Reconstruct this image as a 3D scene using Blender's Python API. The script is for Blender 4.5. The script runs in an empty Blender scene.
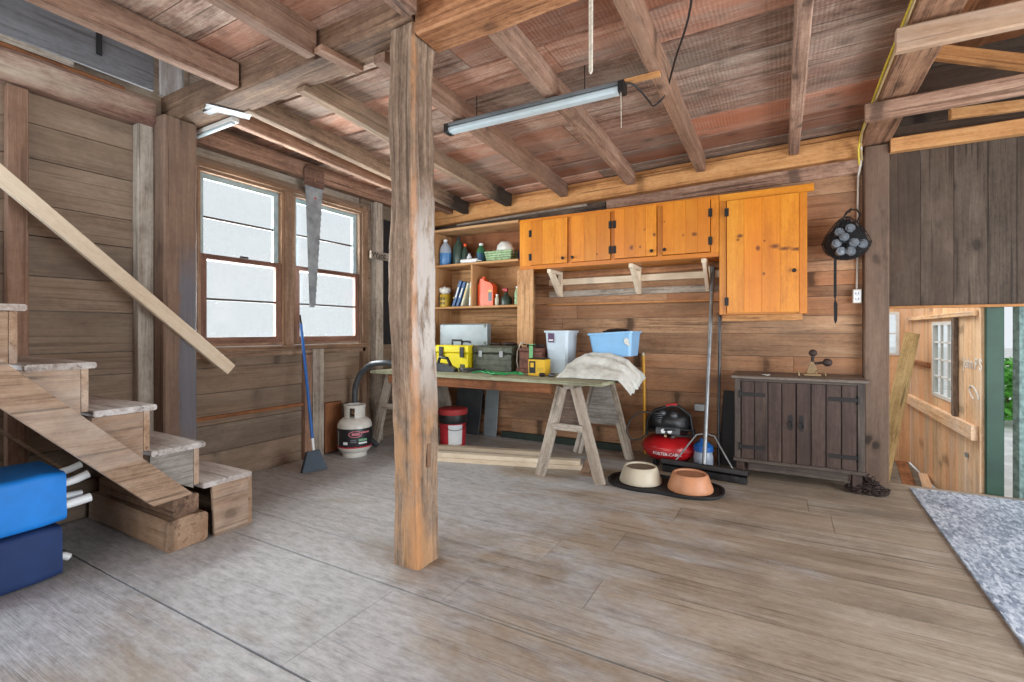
import bpy, math, random
from mathutils import Vector, Matrix, noise
SC = bpy.context.scene
COL = SC.collection
# ------------------------------------------------------------------ camera
cam = bpy.data.cameras.new('camera'); camo = bpy.data.objects.new('camera', cam); COL.objects.link(camo)
camo.location = (0, 0, 1.2)
camo.rotation_euler = (math.radians(90), 0, math.atan2(268, 480))
cam.sensor_width = 36.0; cam.lens = 480 / 1024 * 36.0; cam.shift_y = -10 / 1024
cam.clip_start = 0.02; cam.clip_end = 200
SC.camera = camo
# ------------------------------------------------------------------ light
SC.view_settings.view_transform = 'Standard'; SC.view_settings.look = 'None'
SC.view_settings.exposure = 0.0; SC.view_settings.gamma = 1.0; SC.view_settings.use_curve_mapping = False
w = bpy.data.worlds.new('sky'); SC.world = w; w.use_nodes = True
wb = w.node_tree.nodes['Background']; wb.inputs[0].default_value = (0.90, 0.95, 1.0, 1); wb.inputs[1].default_value = 0.93
def area(name, loc, rot, sx, sy, power, col=(1, 1, 1), spread=180):
    l = bpy.data.lights.new(name, 'AREA'); l.shape = 'RECTANGLE'; l.size = sx; l.size_y = sy
    l.energy = power; l.color = col; l.spread = math.radians(spread)
    o = bpy.data.objects.new(name, l); COL.objects.link(o); o.location = loc; o.rotation_euler = [math.radians(a) for a in rot]
    return o
# daylight coming in through the big open door behind the camera, the open side door and the windows
area('door_daylight', (-0.9, -2.5, 1.30), (97, 0, 0), 4.6, 2.3, 108, (1.0, 0.98, 0.95))
area('side_door_daylight', (2.85, 1.9, 1.15), (96, 0, 90), 3.4, 2.1, 205, (0.92, 0.96, 1.0))
area('window_daylight', (-4.25, 2.82, 1.55), (108, 0, -90), 1.7, 1.2, 190, (0.97, 0.99, 1.0))
area('stair_window_daylight', (-3.3, -1.2, 1.9), (80, 0, -25), 1.2, 1.2, 62, (0.78, 0.89, 1.0))
area('annex_fill', (.3, 5.7, 2.7), (0, -28, 0), 1.2, 1.6, 45, (1.0, 0.98, 0.95))  # lamp added above the annex to brighten its boarded wall
# ------------------------------------------------------------------ helpers
R = random.Random(7)
def lin(c):
    r = []
    for x in c[:3]:
        x = x / 255.0
        r.append(x / 12.92 if x <= 0.04045 else ((x + 0.055) / 1.055) ** 2.4)
    return (r[0], r[1], r[2], 1.0)
class MB:
    """collects shapes in world coordinates, links them as one mesh"""
    def __init__(s, M=None): s.v = []; s.f = []; s.gc = []; s.rn = []; s.M = M
    def add(s, vs, fs, gcs, rn=None):
        b = len(s.v)
        for p in vs:
            p = Vector(p)
            s.v.append(s.M @ p if s.M else p)
        s.gc += [tuple(g) for g in gcs]
        r = R.random() if rn is None else rn
        s.rn += [r] * len(vs)
        s.f += [tuple(i + b for i in f) for f in fs]
    def board(s, p0, p1, w, h, up=(0, 0, 1), ch=0.0, rough=0.0, n=1, freq=3.0, w1=None, h1=None, rn=None, bow=None):
        p0 = Vector(p0); p1 = Vector(p1); d = p1 - p0; L = d.length; d.normalize(); up = Vector(up)
        sd = d.cross(up); sd.normalize(); u2 = sd.cross(d); u2.normalize()
        w1 = w if w1 is None else w1; h1 = h if h1 is None else h1
        off = Vector((R.uniform(0, 50), R.uniform(0, 50), R.uniform(0, 50)))
        vs = []; gs = []; fs = []
        for i in range(n + 1):
            t = i / n; a = (w + (w1 - w) * t) / 2; b = (h + (h1 - h) * t) / 2; c = min(ch, a * .9, b * .9)
            if c > 0: prof = [(-a + c, -b), (a - c, -b), (a, -b + c), (a, b - c), (a - c, b), (-a + c, b), (-a, b - c), (-a, -b + c)]
            else: prof = [(-a, -b), (a, -b), (a, b), (-a, b)]
            if rough and c > 0:   # extra points on the faces so hewn timbers look uneven
                q = []
                for k in range(8):
                    x0, y0 = prof[k]; x1, y1 = prof[(k + 1) % 8]; q.append((x0, y0))
                    if k % 2 == 0: q.append(((x0 + x1) / 2, (y0 + y1) / 2))
                prof = q
            ctr = p0 + d * (L * t)
            if bow: ctr = ctr + Vector(bow(t))
            for (x, y) in prof:
                p = ctr + sd * x + u2 * y
                if rough:
                    q = Vector((L * t * freq, x * 9, y * 9)) + off
                    k = noise.noise(q) * rough + noise.noise(q * 3.1) * rough * .4
                    r = Vector((x, y)); r = r / max(r.length, 1e-6)
                    p = p + sd * (r.x * k) + u2 * (r.y * k)
                vs.append(p); gs.append((L * t + off.x, x + off.y, y + off.z))
        m = len(vs) // (n + 1)
        for i in range(n):
            for k in range(m):
                a = i * m + k; b = i * m + (k + 1) % m
                fs.append((a, b, b + m, a + m))
        fs.append(tuple(range(m - 1, -1, -1))); fs.append(tuple(n * m + k for k in range(m)))
        fs = [tuple(reversed(f)) for f in fs]
        s.add(vs, fs, gs, rn)
    def box(s, x0, x1, y0, y1, z0, z1, ax='x', ch=0.0, **k):
        cx, cy, cz = (x0 + x1) / 2, (y0 + y1) / 2, (z0 + z1) / 2
        if ax == 'x': s.board((x0, cy, cz), (x1, cy, cz), y1 - y0, z1 - z0, (0, 0, 1), ch, **k)
        elif ax == 'y': s.board((cx, y0, cz), (cx, y1, cz), x1 - x0, z1 - z0, (0, 0, 1), ch, **k)
        else: s.board((cx, cy, z0), (cx, cy, z1), x1 - x0, y1 - y0, (0, 1, 0), ch, **k)
    def tube(s, pts, r, seg=8, r1=None, closed=False):
        pts = [Vector(p) for p in pts]; n = len(pts); vs = []; gs = []; fs = []; prev = None; acc = 0
        for i, p in enumerate(pts):
            if closed: t = pts[(i + 1) % n] - pts[i - 1]
            else: t = (pts[min(i + 1, n - 1)] - pts[max(i - 1, 0)])
            t.normalize()
            if prev is None:
                a = Vector((0, 0, 1)) if abs(t.z) < .9 else Vector((1, 0, 0)); u = t.cross(a).normalized()
            else:
                u = prev - t * prev.dot(t)
                u = u.normalized() if u.length > 1e-6 else t.cross(Vector((0, 0, 1))).normalized()
            prev = u; v2 = t.cross(u); rr = r if r1 is None else r + (r1 - r) * i / max(n - 1, 1)
            if i: acc += (pts[i] - pts[i - 1]).length
            for k in range(seg):
                a = 2 * math.pi * k / seg; vs.append(p + (u * math.cos(a) + v2 * math.sin(a)) * rr); gs.append((acc, rr * a, 0))
        for i in range(n if closed else n - 1):
            j = (i + 1) % n
            for k in range(seg):
                k2 = (k + 1) % seg; fs.append((i * seg + k, i * seg + k2, j * seg + k2, j * seg + k))
        if not closed: fs.append(tuple(range(seg - 1, -1, -1))); fs.append(tuple((n - 1) * seg + k for k in range(seg)))
        s.add(vs, fs, gs)
    def lathe(s, prof, c, seg=28, M=None, a0=0.0, a1=2 * math.pi, sx=1.0, sy=1.0):
        c = Vector(c); vs = []; gs = []; fs = []; full = abs(a1 - a0 - 2 * math.pi) < 1e-6; m = seg if full else seg + 1
        for (r, z) in prof:
            for k in range(m):
                a = a0 + (a1 - a0) * k / seg; q = Vector((r * math.cos(a) * sx, r * math.sin(a) * sy, z))
                if M: q = M @ q
                vs.append(c + q); gs.append((r * a, z, r))
        for i in range(len(prof) - 1):
            for k in range(seg):
                k2 = (k + 1) % m if full else k + 1
                fs.append((i * m + k, i * m + k2, (i + 1) * m + k2, (i + 1) * m + k))
        if full:
            if prof[0][0] > 1e-5: fs.append(tuple(range(m - 1, -1, -1)))
            if prof[-1][0] > 1e-5: fs.append(tuple((len(prof) - 1) * m + k for k in range(m)))
        s.add(vs, fs, gs)
    def prism(s, poly, org, ux, uy, th):
        """polygon (2-D) in the plane org+ux*a+uy*b, extruded by th along ux x uy"""
        org = Vector(org); ux = Vector(ux); uy = Vector(uy); nz = ux.cross(uy).normalized() * th; n = len(poly)
        off = Vector((R.uniform(0, 50), R.uniform(0, 50), R.uniform(0, 50)))
        vs = [org + ux * a + uy * b for a, b in poly] + [org + ux * a + uy * b + nz for a, b in poly]
        gs = [(a + off.x, b + off.y, off.z) for a, b in poly] + [(a + off.x, b + off.y, th + off.z) for a, b in poly]
        fs = [tuple(range(n - 1, -1, -1)), tuple(range(n, 2 * n))] + [(k, (k + 1) % n, (k + 1) % n + n, k + n) for k in range(n)]
        s.add(vs, fs, gs)
    def ball(s, c, rx, ry, rz, seg=16, rings=10, fn=None):
        c = Vector(c); vs = []; gs = []; fs = []
        for i in range(rings + 1):
            th = math.pi * i / rings
            for k in range(seg):
                a = 2 * math.pi * k / seg; q = Vector((math.sin(th) * math.cos(a), math.sin(th) * math.sin(a), math.cos(th)))
                if fn: q = fn(q)
                p = c + Vector((q.x * rx, q.y * ry, q.z * rz)); vs.append(p); gs.append(tuple(p))
        for i in range(rings):
            for k in range(seg):
                k2 = (k + 1) % seg; fs.append((i * seg + k, (i + 1) * seg + k, (i + 1) * seg + k2, i * seg + k2))
        s.add(vs, fs, gs)
WL = {}
def finish(o, parent):
    if parent is not None:
        o.parent = parent
def tag(o, label=None, cat=None, group=None, kind=None):
    if label: o['label'] = label
    if cat: o['category'] = cat
    if group: o['group'] = group
    if kind: o['kind'] = kind
    return o
def obj(name, mb, mat, parent=None, label=None, cat=None, group=None, kind=None, smooth=None):
    me = bpy.data.meshes.new(name)
    vs = mb.v
    if parent is not None: org = WL[parent.name]
    else:
        xs = [p.x for p in vs]; ys = [p.y for p in vs]; zs = [p.z for p in vs]
        org = Vector(((min(xs) + max(xs)) / 2, (min(ys) + max(ys)) / 2, min(zs)))
    me.from_pydata([tuple(p - org) for p in vs], [], mb.f)
    a = me.attributes.new('gc', 'FLOAT_VECTOR', 'POINT'); a.data.foreach_set('vector', [c for g in mb.gc for c in g])
    a = me.attributes.new('rn', 'FLOAT', 'POINT'); a.data.foreach_set('value', mb.rn)
    me.materials.append(mat); me.validate(); me.update()
    if smooth:
        me.shade_smooth(); me.set_sharp_from_angle(angle=math.radians(smooth))
    o = bpy.data.objects.new(name, me); COL.objects.link(o)
    if parent is not None: o.parent = parent; WL[o.name] = org
    else: o.location = org; WL[o.name] = org
    return tag(o, label, cat, group, kind)
def thing(name, loc, label, cat, group=None):
    o = bpy.data.objects.new(name, None); COL.objects.link(o); o.location = loc; o.empty_display_size = .1
    WL[o.name] = Vector(loc)
    return tag(o, label, cat, group)
def text(name, body, size, M, mat, parent, ext=0.0008, align='CENTER', bend=0):
    cu = bpy.data.curves.new(name, 'FONT'); cu.body = body; cu.size = size; cu.extrude = ext; cu.align_x = align; cu.align_y = 'CENTER'
    t = bpy.data.objects.new(name + '_tmp', cu); COL.objects.link(t)
    dg = bpy.context.evaluated_depsgraph_get(); me = bpy.data.meshes.new_from_object(t.evaluated_get(dg))
    COL.objects.unlink(t); bpy.data.objects.remove(t); bpy.data.curves.remove(cu)
    org = WL[parent.name]
    for v in me.vertices:
        if bend: v.co = Vector((bend * math.sin(v.co.x / bend), v.co.y, v.co.z - bend * (1 - math.cos(v.co.x / bend))))
        v.co = (M @ v.co) - org
    me.name = name; me.materials.clear(); me.materials.append(mat)
    o = bpy.data.objects.new(name, me); COL.objects.link(o); o.parent = parent; WL[o.name] = org
    return o
def frame(o, x, y):
    """matrix whose local x,y axes are the given world directions, at o"""
    x = Vector(x).normalized(); y = Vector(y); z = x.cross(y).normalized(); y = z.cross(x)
    m = Matrix((x, y, z)).transposed().to_4x4(); m.translation = Vector(o); return m
# ------------------------------------------------------------------ materials
class NT:
    def __init__(s, name):
        s.m = bpy.data.materials.new(name); s.m.use_nodes = True; s.t = s.m.node_tree; s.b = s.t.nodes['Principled BSDF']
    def n(s, ty, **k):
        x = s.t.nodes.new(ty)
        for a, b in k.items(): setattr(x, a, b)
        return x
    def l(s, a, b): s.t.links.new(a, b)
    def ramp(s, fac, stops):
        r = s.n('ShaderNodeValToRGB'); cr = r.color_ramp
        while len(cr.elements) < len(stops): cr.elements.new(.5)
        for e, (p, c) in zip(cr.elements, stops): e.position = p; e.color = c if len(c) == 4 else (*c, 1)
        s.l(fac, r.inputs[0]); return r.outputs[0]
    def noise(s, vec, scale, detail=4, rough=.6, dist=0.0):
        x = s.n('ShaderNodeTexNoise'); x.inputs['Scale'].default_value = scale; x.inputs['Detail'].default_value = detail
        x.inputs['Roughness'].default_value = rough; x.inputs['Distortion'].default_value = dist
        if vec is not None: s.l(vec, x.inputs['Vector'])
        return x.outputs[0]
    def map(s, vec, sc):
        x = s.n('ShaderNodeMapping'); x.inputs['Scale'].default_value = sc; s.l(vec, x.inputs[0]); return x.outputs[0]
    def mix(s, f, a, b, mode='MIX'):
        x = s.n('ShaderNodeMix', data_type='RGBA', blend_type=mode)
        for v, i in ((f, 0), (a, 6), (b, 7)):
            if hasattr(v, 'type') and hasattr(v, 'node'): s.l(v, x.inputs[i])
            else: x.inputs[i].default_value = v
        return x.outputs[2]
    def math(s, op, a, b=0.0, clamp=False):
        x = s.n('ShaderNodeMath', operation=op, use_clamp=clamp)
        for v, i in ((a, 0), (b, 1)):
            if hasattr(v, 'node'): s.l(v, x.inputs[i])
            else: x.inputs[i].default_value = v
        return x.outputs[0]
    def bump(s, h, strength, dist=.004):
        x = s.n('ShaderNodeBump'); x.inputs['Strength'].default_value = strength; x.inputs['Distance'].default_value = dist
        s.l(h, x.inputs['Height']); s.l(x.outputs[0], s.b.inputs['Normal'])
def wood(name, dark, mid, light, alt=None, altamt=.6, var=.35, gs=9.0, knot=.5, rough=.75, bump=.5, stain=None, stainamt=.5, stainscale=1.4, contrast=.75, spec=.3, saw=0.0, crack=.65, kscale=1.0, post=None, blot=.45):
    t = NT(name); at = t.n('ShaderNodeAttribute', attribute_name='gc'); gc = at.outputs['Vector']
    rn = t.n('ShaderNodeAttribute', attribute_name='rn').outputs['Fac']
    g1 = t.noise(t.map(gc, (.55, gs, gs)), 1.6, 6, .68, .9)
    g2 = t.noise(t.map(gc, (1.6, 80, 80)), 1.5, 4, .7)
    bl = t.noise(gc, 2.1, 6, .68, .5)
    sp = t.noise(t.map(gc, (16, 34, 34)), 1.4, 5, .75)
    f = t.math('ADD', t.math('MULTIPLY', g1, .50), t.math('ADD', t.math('MULTIPLY', g2, .32), t.math('MULTIPLY', bl, .32)))
    f = t.math('ADD', f, t.math('MULTIPLY', sp, .30))
    f = t.math('ADD', t.math('MULTIPLY', t.math('SUBTRACT', f, .72), 4.4 * contrast), .5, True)
    c = t.ramp(f, [(.08, lin(dark)), (.5, lin(mid)), (.92, lin(light))])
    ck = t.ramp(t.noise(t.map(gc, (.7, 24, 24)), 1.5, 3, .5, .4), [(.33, (1, 1, 1)), (.40, (0, 0, 0))])
    c = t.mix(t.math('MULTIPLY', ck, crack), c, lin([x * .5 for x in dark]))
    if alt:
        k = t.math('MULTIPLY', t.math('FRACT', t.math('MULTIPLY', rn, 7.31)), altamt)
        b2 = t.math('MULTIPLY', t.noise(t.map(gc, (.8, 3, 3)), 1.3, 3), 1.5)
        c = t.mix(t.math('MULTIPLY', k, b2, True), c, lin(alt))
    if stain:
        sn = t.ramp(t.noise(t.map(gc, (.6, 1.6, 1.6)), stainscale, 6, .65, .5), [(.48, (0, 0, 0)), (.66, (1, 1, 1))])
        c = t.mix(t.math('MULTIPLY', sn, stainamt), c, lin(stain))
    bs = t.ramp(t.noise(t.map(gc, (1.8, 7, 7)), 1.5, 6, .7, .6), [(.60, (0, 0, 0)), (.72, (1, 1, 1))])
    c = t.mix(t.math('MULTIPLY', bs, blot), c, lin([x * .62 for x in dark]))
    if knot:
        vo = t.n('ShaderNodeTexVoronoi', voronoi_dimensions='2D'); vo.inputs['Scale'].default_value = 1.0
        wob = t.n('ShaderNodeVectorMath', operation='ADD'); t.l(t.map(gc, (2.6 * kscale, 4.0 * kscale, 1)), wob.inputs[0])
        nz = t.n('ShaderNodeTexNoise'); nz.inputs['Scale'].default_value = 9; t.l(gc, nz.inputs['Vector'])
        sc = t.n('ShaderNodeVectorMath', operation='SCALE'); t.l(nz.outputs['Color'], sc.inputs[0]); sc.inputs['Scale'].default_value = .16; t.l(sc.outputs[0], wob.inputs[1])
        t.l(wob.outputs[0], vo.inputs['Vector'])
        sep = t.n('ShaderNodeSeparateColor'); t.l(vo.outputs['Color'], sep.inputs[0])
        gate = t.ramp(sep.outputs[0], [(.56, (0, 0, 0)), (.6, (1, 1, 1))])
        kf = t.math('MULTIPLY', gate, t.ramp(vo.outputs['Distance'], [(.04, (1, 1, 1)), (.085, (.85, .85, .85)), (.105, (.4, .4, .4)), (.2, (0, 0, 0))]))
        c = t.mix(t.math('MULTIPLY', kf, knot), c, lin([x * .45 for x in dark]))
    if post: c = post(t, c)
    v = t.math('ADD', t.math('MULTIPLY', rn, var), 1 - var * .55)
    hs = t.n('ShaderNodeHueSaturation'); t.l(c, hs.inputs['Color']); t.l(v, hs.inputs['Value'])
    t.l(hs.outputs[0], t.b.inputs['Base Color'])
    t.b.inputs['Roughness'].default_value = rough; t.b.inputs['Specular IOR Level'].default_value = spec
    h = t.math('SUBTRACT', t.math('ADD', t.math('MULTIPLY', g2, .9), g1), t.math('MULTIPLY', ck, crack * .5))
    if saw:
        wv = t.n('ShaderNodeTexWave', wave_type='BANDS', bands_direction='X'); wv.inputs['Scale'].default_value = 14; wv.inputs['Distortion'].default_value = 2.5
        t.l(gc, wv.inputs['Vector']); h = t.math('ADD', h, t.math('MULTIPLY', wv.outputs['Fac'], saw))
    t.bump(h, bump)
    return t.m
def pm(name, col, rough=.5, metal=0.0, nz=.12, nscale=8.0, bump=0.0, spec=.5, col2=None, alpha=None, trans=0.0):
    t = NT(name); tc = t.n('ShaderNodeTexCoord').outputs['Object']
    n = t.noise(tc, nscale, 4, .6)
    c1 = lin(col); c2 = lin(col2) if col2 else tuple(max(0, x * (1 - nz * 2)) for x in c1[:3]) + (1,)
    c = t.ramp(n, [(.35, c2), (.6, c1)])
    t.l(c, t.b.inputs['Base Color']); t.b.inputs['Roughness'].default_value = rough; t.b.inputs['Metallic'].default_value = metal
    t.b.inputs['Specular IOR Level'].default_value = spec
    if trans: t.b.inputs['Transmission Weight'].default_value = trans
    if alpha is not None: t.b.inputs['Alpha'].default_value = alpha
    if bump: t.bump(t.noise(tc, nscale * 4, 4, .6), bump, .003)
    return t.m
def glass(name, tint, gloss=.08, haze=0.0):
    t = NT(name); tr = t.n('ShaderNodeBsdfTransparent'); tr.inputs[0].default_value = (*tint, 1)
    gl = t.n('ShaderNodeBsdfGlossy'); gl.inputs['Roughness'].default_value = .05
    df = t.n('ShaderNodeBsdfDiffuse'); df.inputs[0].default_value = (.6, .64, .66, 1)
    m1 = t.n('ShaderNodeMixShader'); m1.inputs[0].default_value = gloss; t.l(tr.outputs[0], m1.inputs[1]); t.l(gl.outputs[0], m1.inputs[2])
    m2 = t.n('ShaderNodeMixShader'); t.l(m1.outputs[0], m2.inputs[1]); t.l(df.outputs[0], m2.inputs[2])
    tc = t.n('ShaderNodeTexCoord').outputs['Object']
    f = t.ramp(t.noise(tc, 6, 6, .7), [(.45, (0, 0, 0)), (.75, (1, 1, 1))]); t.l(t.math('MULTIPLY', f, haze), m2.inputs[0])
    t.l(m2.outputs[0], t.n('ShaderNodeOutputMaterial').inputs[0])
    for n in list(t.t.nodes):
        if n.bl_idname == 'ShaderNodeOutputMaterial' and not n.inputs[0].links[0].from_node.bl_idname == 'ShaderNodeMixShader': t.t.nodes.remove(n)
    return t.m
def obj_xyz(t):
    x = t.n('ShaderNodeSeparateXYZ'); t.l(t.n('ShaderNodeTexCoord').outputs['Object'], x.inputs[0]); return x.outputs
def band(t, v, lo, hi, soft):
    """1 between lo and hi"""
    a = t.math('DIVIDE', t.math('SUBTRACT', v, lo), soft, True); b = t.math('DIVIDE', t.math('SUBTRACT', hi, v), soft, True)
    return t.math('MULTIPLY', a, b)
def post_wear(t, c):
    """bare orange arris between the two faces and old white paint left on one face"""
    x, y, z = obj_xyz(t); tc = t.n('ShaderNodeTexCoord').outputs['Object']
    n = t.noise(t.map(tc, (6, 6, 1.6)), 2.2, 5, .65); n2 = t.noise(t.map(tc, (14, 14, 4)), 2.5, 5, .7)
    xs = t.math('ADD', x, t.math('MULTIPLY', t.math('SUBTRACT', n2, .5), .05))
    ys = t.math('ADD', y, t.math('MULTIPLY', t.math('SUBTRACT', n2, .5), .08))
    right = band(t, xs, .062, .5, .006)
    paint = t.math('MULTIPLY', t.math('MULTIPLY', right, band(t, z, .75, 2.0, .35)), t.ramp(n, [(.36, (0, 0, 0)), (.50, (1, 1, 1))]))
    edge = t.math('MULTIPLY', band(t, xs, .045, .5, .02), band(t, ys, -.5, -.055, .02))
    edge = t.math('MULTIPLY', edge, t.ramp(n2, [(.34, (.25, .25, .25)), (.55, (1, 1, 1))]))
    low = t.math('MULTIPLY', band(t, z, -1, .95, .25), t.ramp(n, [(.42, (0, 0, 0)), (.6, (1, 1, 1))]))
    c = t.mix(t.math('MULTIPLY', low, .55), c, lin((196, 148, 102)))
    c = t.mix(t.math('MULTIPLY', paint, .85), c, lin((206, 200, 194)))
    return t.mix(t.math('MULTIPLY', edge, .62), c, lin((192, 136, 90)))
def corner_wear(t, c):
    x, y, z = obj_xyz(t); tc = t.n('ShaderNodeTexCoord').outputs['Object']
    n2 = t.noise(t.map(tc, (9, 9, 3)), 2.2, 5, .7)
    blue = t.math('MULTIPLY', band(t, t.math('ADD', z, t.math('MULTIPLY', n2, .3)), .35, 2.0, .3), band(t, t.math('ADD', y, t.math('MULTIPLY', t.math('SUBTRACT', n2, .5), .08)), -.02, .5, .02))
    return t.mix(t.math('MULTIPLY', blue, .7), c, lin((104, 112, 124)))
def floor_paint_and_light(t, c):
    """grey paint on the boards, with the pale bluish window light at left painted in"""
    x, y, z = obj_xyz(t); tc = t.n('ShaderNodeTexCoord').outputs['Object']
    n = t.noise(t.map(tc, (.55, 1.0, 1)), 1.6, 7, .68, .4)
    k = t.math('ADD', n, t.math('MULTIPLY', t.math('ADD', x, t.math('MULTIPLY', y, .25)), -.085))  # leans paler to the left, standing in for the bluish window light
    f = t.ramp(k, [(.46, (0, 0, 0)), (.62, (1, 1, 1))])
    n3 = t.noise(t.map(tc, (5, 16, 1)), 2.0, 6, .75)
    pc = t.ramp(n3, [(.3, lin((138, 140, 144))), (.52, lin((184, 187, 191))), (.72, lin((210, 213, 218)))])
    return t.mix(t.math('MULTIPLY', f, .78), c, pc)
def char_end(t, c):
    x, y, z = obj_xyz(t); tc = t.n('ShaderNodeTexCoord').outputs['Object']
    n = t.noise(t.map(tc, (12, 4, 12)), 2.0, 5, .7)
    return t.mix(t.math('MULTIPLY', band(t, t.math('ADD', y, t.math('MULTIPLY', n, .5)), 1.05, 9, .25), .9), c, lin((38, 34, 33)))
def knots_at(org, spots):
    def f(t, c):
        x, y, z = obj_xyz(t); tc = t.n('ShaderNodeTexCoord').outputs['Object']
        n = t.math('MULTIPLY', t.math('SUBTRACT', t.noise(tc, 24, 4, .6), .5), 1.1)
        for (kx, kz, rx, rz) in spots:
            a = t.math('DIVIDE', t.math('SUBTRACT', x, kx - org[0]), rx); b = t.math('DIVIDE', t.math('SUBTRACT', z, kz - org[2]), rz)
            d = t.math('ADD', t.math('SQRT', t.math('ADD', t.math('MULTIPLY', a, a), t.math('MULTIPLY', b, b))), n)
            k = t.ramp(d, [(.25, (1, 1, 1)), (.55, (.62, .62, .62)), (1.0, (0, 0, 0))])
            c = t.mix(t.math('MULTIPLY', k, .9), c, lin((92, 40, 14)))
        return c
    return f
W = {}
W['floor'] = wood('floor_planks', (108, 95, 82), (158, 146, 131), (192, 183, 172), alt=(146, 124, 100), altamt=.7, var=.12, gs=6, knot=.15, rough=.5, bump=.7, stain=(106, 94, 82), stainamt=.55, stainscale=1.1, spec=.4, contrast=.55, crack=.55, post=floor_paint_and_light, blot=.28)
W['wall_warm'] = wood('wall_boards_warm', (112, 84, 64), (174, 136, 104), (204, 170, 136), alt=(162, 108, 72), altamt=.8, var=.5, gs=6, knot=.8, stain=(116, 98, 84), stainamt=.55, contrast=.6)
W['wall_grey'] = wood('wall_boards_grey', (96, 82, 70), (140, 124, 108), (168, 152, 134), alt=(132, 106, 84), altamt=.7, var=.26, gs=6, knot=.6, stain=(100, 88, 78), stainamt=.6, contrast=.5, crack=.5, blot=.35)
W['ceil'] = wood('ceiling_boards', (100, 78, 68), (170, 142, 126), (214, 196, 180), alt=(168, 110, 84), altamt=1.15, var=.62, gs=5, knot=.4, stain=(152, 142, 132), stainamt=.7, saw=.5, contrast=.75)
W['joist'] = wood('joist_wood', (92, 68, 56), (152, 120, 102), (188, 158, 138), alt=(146, 108, 82), altamt=.7, var=.3, gs=9, knot=.6, stain=(96, 80, 70), stainamt=.45, bump=.8)
W['joist_dark'] = wood('charred_joist_wood', (48, 40, 36), (104, 88, 76), (150, 130, 112), alt=(66, 56, 52), altamt=1.0, var=.3, gs=8, knot=.6, stain=(40, 34, 32), stainamt=.8, bump=.7)
W['joist_char'] = wood('joist_wood_with_burnt_end', (92, 70, 58), (150, 124, 104), (188, 162, 136), alt=(140, 116, 90), altamt=.6, var=.2, gs=9, knot=.5, stain=(104, 92, 78), stainamt=.5, bump=.8, post=char_end)
W['beam'] = wood('beam_wood', (74, 56, 46), (126, 100, 82), (168, 140, 114), alt=(134, 98, 74), altamt=.6, var=.2, gs=9, knot=.5, stain=(82, 68, 57), stainamt=.45, bump=.9)
W['post'] = wood('post_wood', (82, 66, 54), (136, 115, 97), (180, 158, 137), var=.0, gs=13, knot=.3, bump=1.0, contrast=.62, crack=.6, post=post_wear)
W['postdark'] = wood('corner_post_wood', (92, 74, 62), (126, 102, 86), (156, 130, 108), alt=(120, 102, 92), altamt=.6, var=.2, gs=9, knot=.4, bump=.8, contrast=.5, post=corner_wear)
W['postgrey'] = wood('grey_brown_post', (78, 64, 55), (114, 97, 85), (142, 124, 109), alt=(124, 92, 70), altamt=.5, var=.1, gs=7, knot=.8, stain=(86, 74, 66), stainamt=.5, bump=.8, contrast=.45, crack=.3)
W['cabtop'] = wood('worn_cabinet_top', (66, 58, 52), (102, 92, 84), (130, 120, 110), var=.1, gs=7, knot=.1, rough=.5, bump=.2, spec=.4, contrast=.6, crack=.2)
W['orange'] = wood('orange_plate_wood', (136, 92, 54), (186, 134, 84), (208, 160, 108), alt=(176, 118, 70), altamt=.6, var=.25, gs=8, knot=.6)
W['pine'] = wood('varnished_pine', (172, 96, 18), (214, 134, 30), (234, 162, 52), alt=(196, 110, 20), altamt=.9, var=.28, gs=5, knot=1.0, rough=.34, bump=.1, spec=.5, contrast=.5, crack=.0, kscale=.9, blot=.10)
W['pine_tall'] = wood('knotty_pine_tall', (172, 96, 18), (214, 134, 30), (234, 162, 52), alt=(196, 110, 20), altamt=.9, var=.28, gs=5, knot=.0, rough=.34, bump=.1, spec=.5, contrast=.5, crack=.0, kscale=.9, blot=.10, post=knots_at((-.13, 4.58, 1.33), [(-.29, 1.985, .035, .022), (-.305, 1.955, .02, .015), (-.155, 1.875, .022, .026), (-.035, 1.88, .045, .024), (.035, 1.855, .05, .020), (.11, 1.845, .05, .018), (-.115, 1.665, .014, .016), (-.11, 1.93, .012, .01)]))
W['pine_long'] = wood('knotty_pine_long', (172, 96, 18), (214, 134, 30), (234, 162, 52), alt=(196, 110, 20), altamt=.9, var=.28, gs=5, knot=.0, rough=.34, bump=.1, spec=.5, contrast=.5, crack=.0, kscale=.9, blot=.10, post=knots_at((-1.41, 4.58, 1.83), [(-1.19, 1.965, .026, .030), (-1.11, 1.965, .016, .014), (-.985, 2.065, .020, .022), (-1.07, 2.12, .012, .012), (-.645, 2.035, .036, .024), (-.735, 2.035, .014, .016), (-.895, 2.17, .012, .010), (-1.52, 1.93, .018, .014), (-1.36, 2.02, .014, .02)]))
W['fir'] = wood('pale_new_lumber', (200, 180, 152), (226, 211, 188), (240, 230, 212), alt=(214, 190, 158), altamt=.5, var=.12, gs=6, knot=.6, bump=.2, contrast=.5, crack=.0, blot=.08)
W['shelf'] = wood('shelf_boards', (142, 100, 64), (184, 140, 98), (204, 164, 122), alt=(180, 134, 84), altamt=.5, var=.25, gs=6, knot=.5, bump=.25)
W['stair'] = wood('stair_wood', (108, 86, 68), (160, 134, 112), (188, 164, 140), alt=(164, 128, 98), altamt=.6, var=.22, gs=7, knot=.5, stain=(200, 192, 184), stainamt=.4, stainscale=1.6, contrast=.6)
W['tread'] = wood('worn_painted_tread', (136, 126, 120), (190, 186, 184), (218, 218, 220), alt=(160, 138, 120), altamt=.5, var=.12, gs=6, knot=.2, stain=(132, 114, 98), stainamt=.5, stainscale=2.2, contrast=.7)
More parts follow.
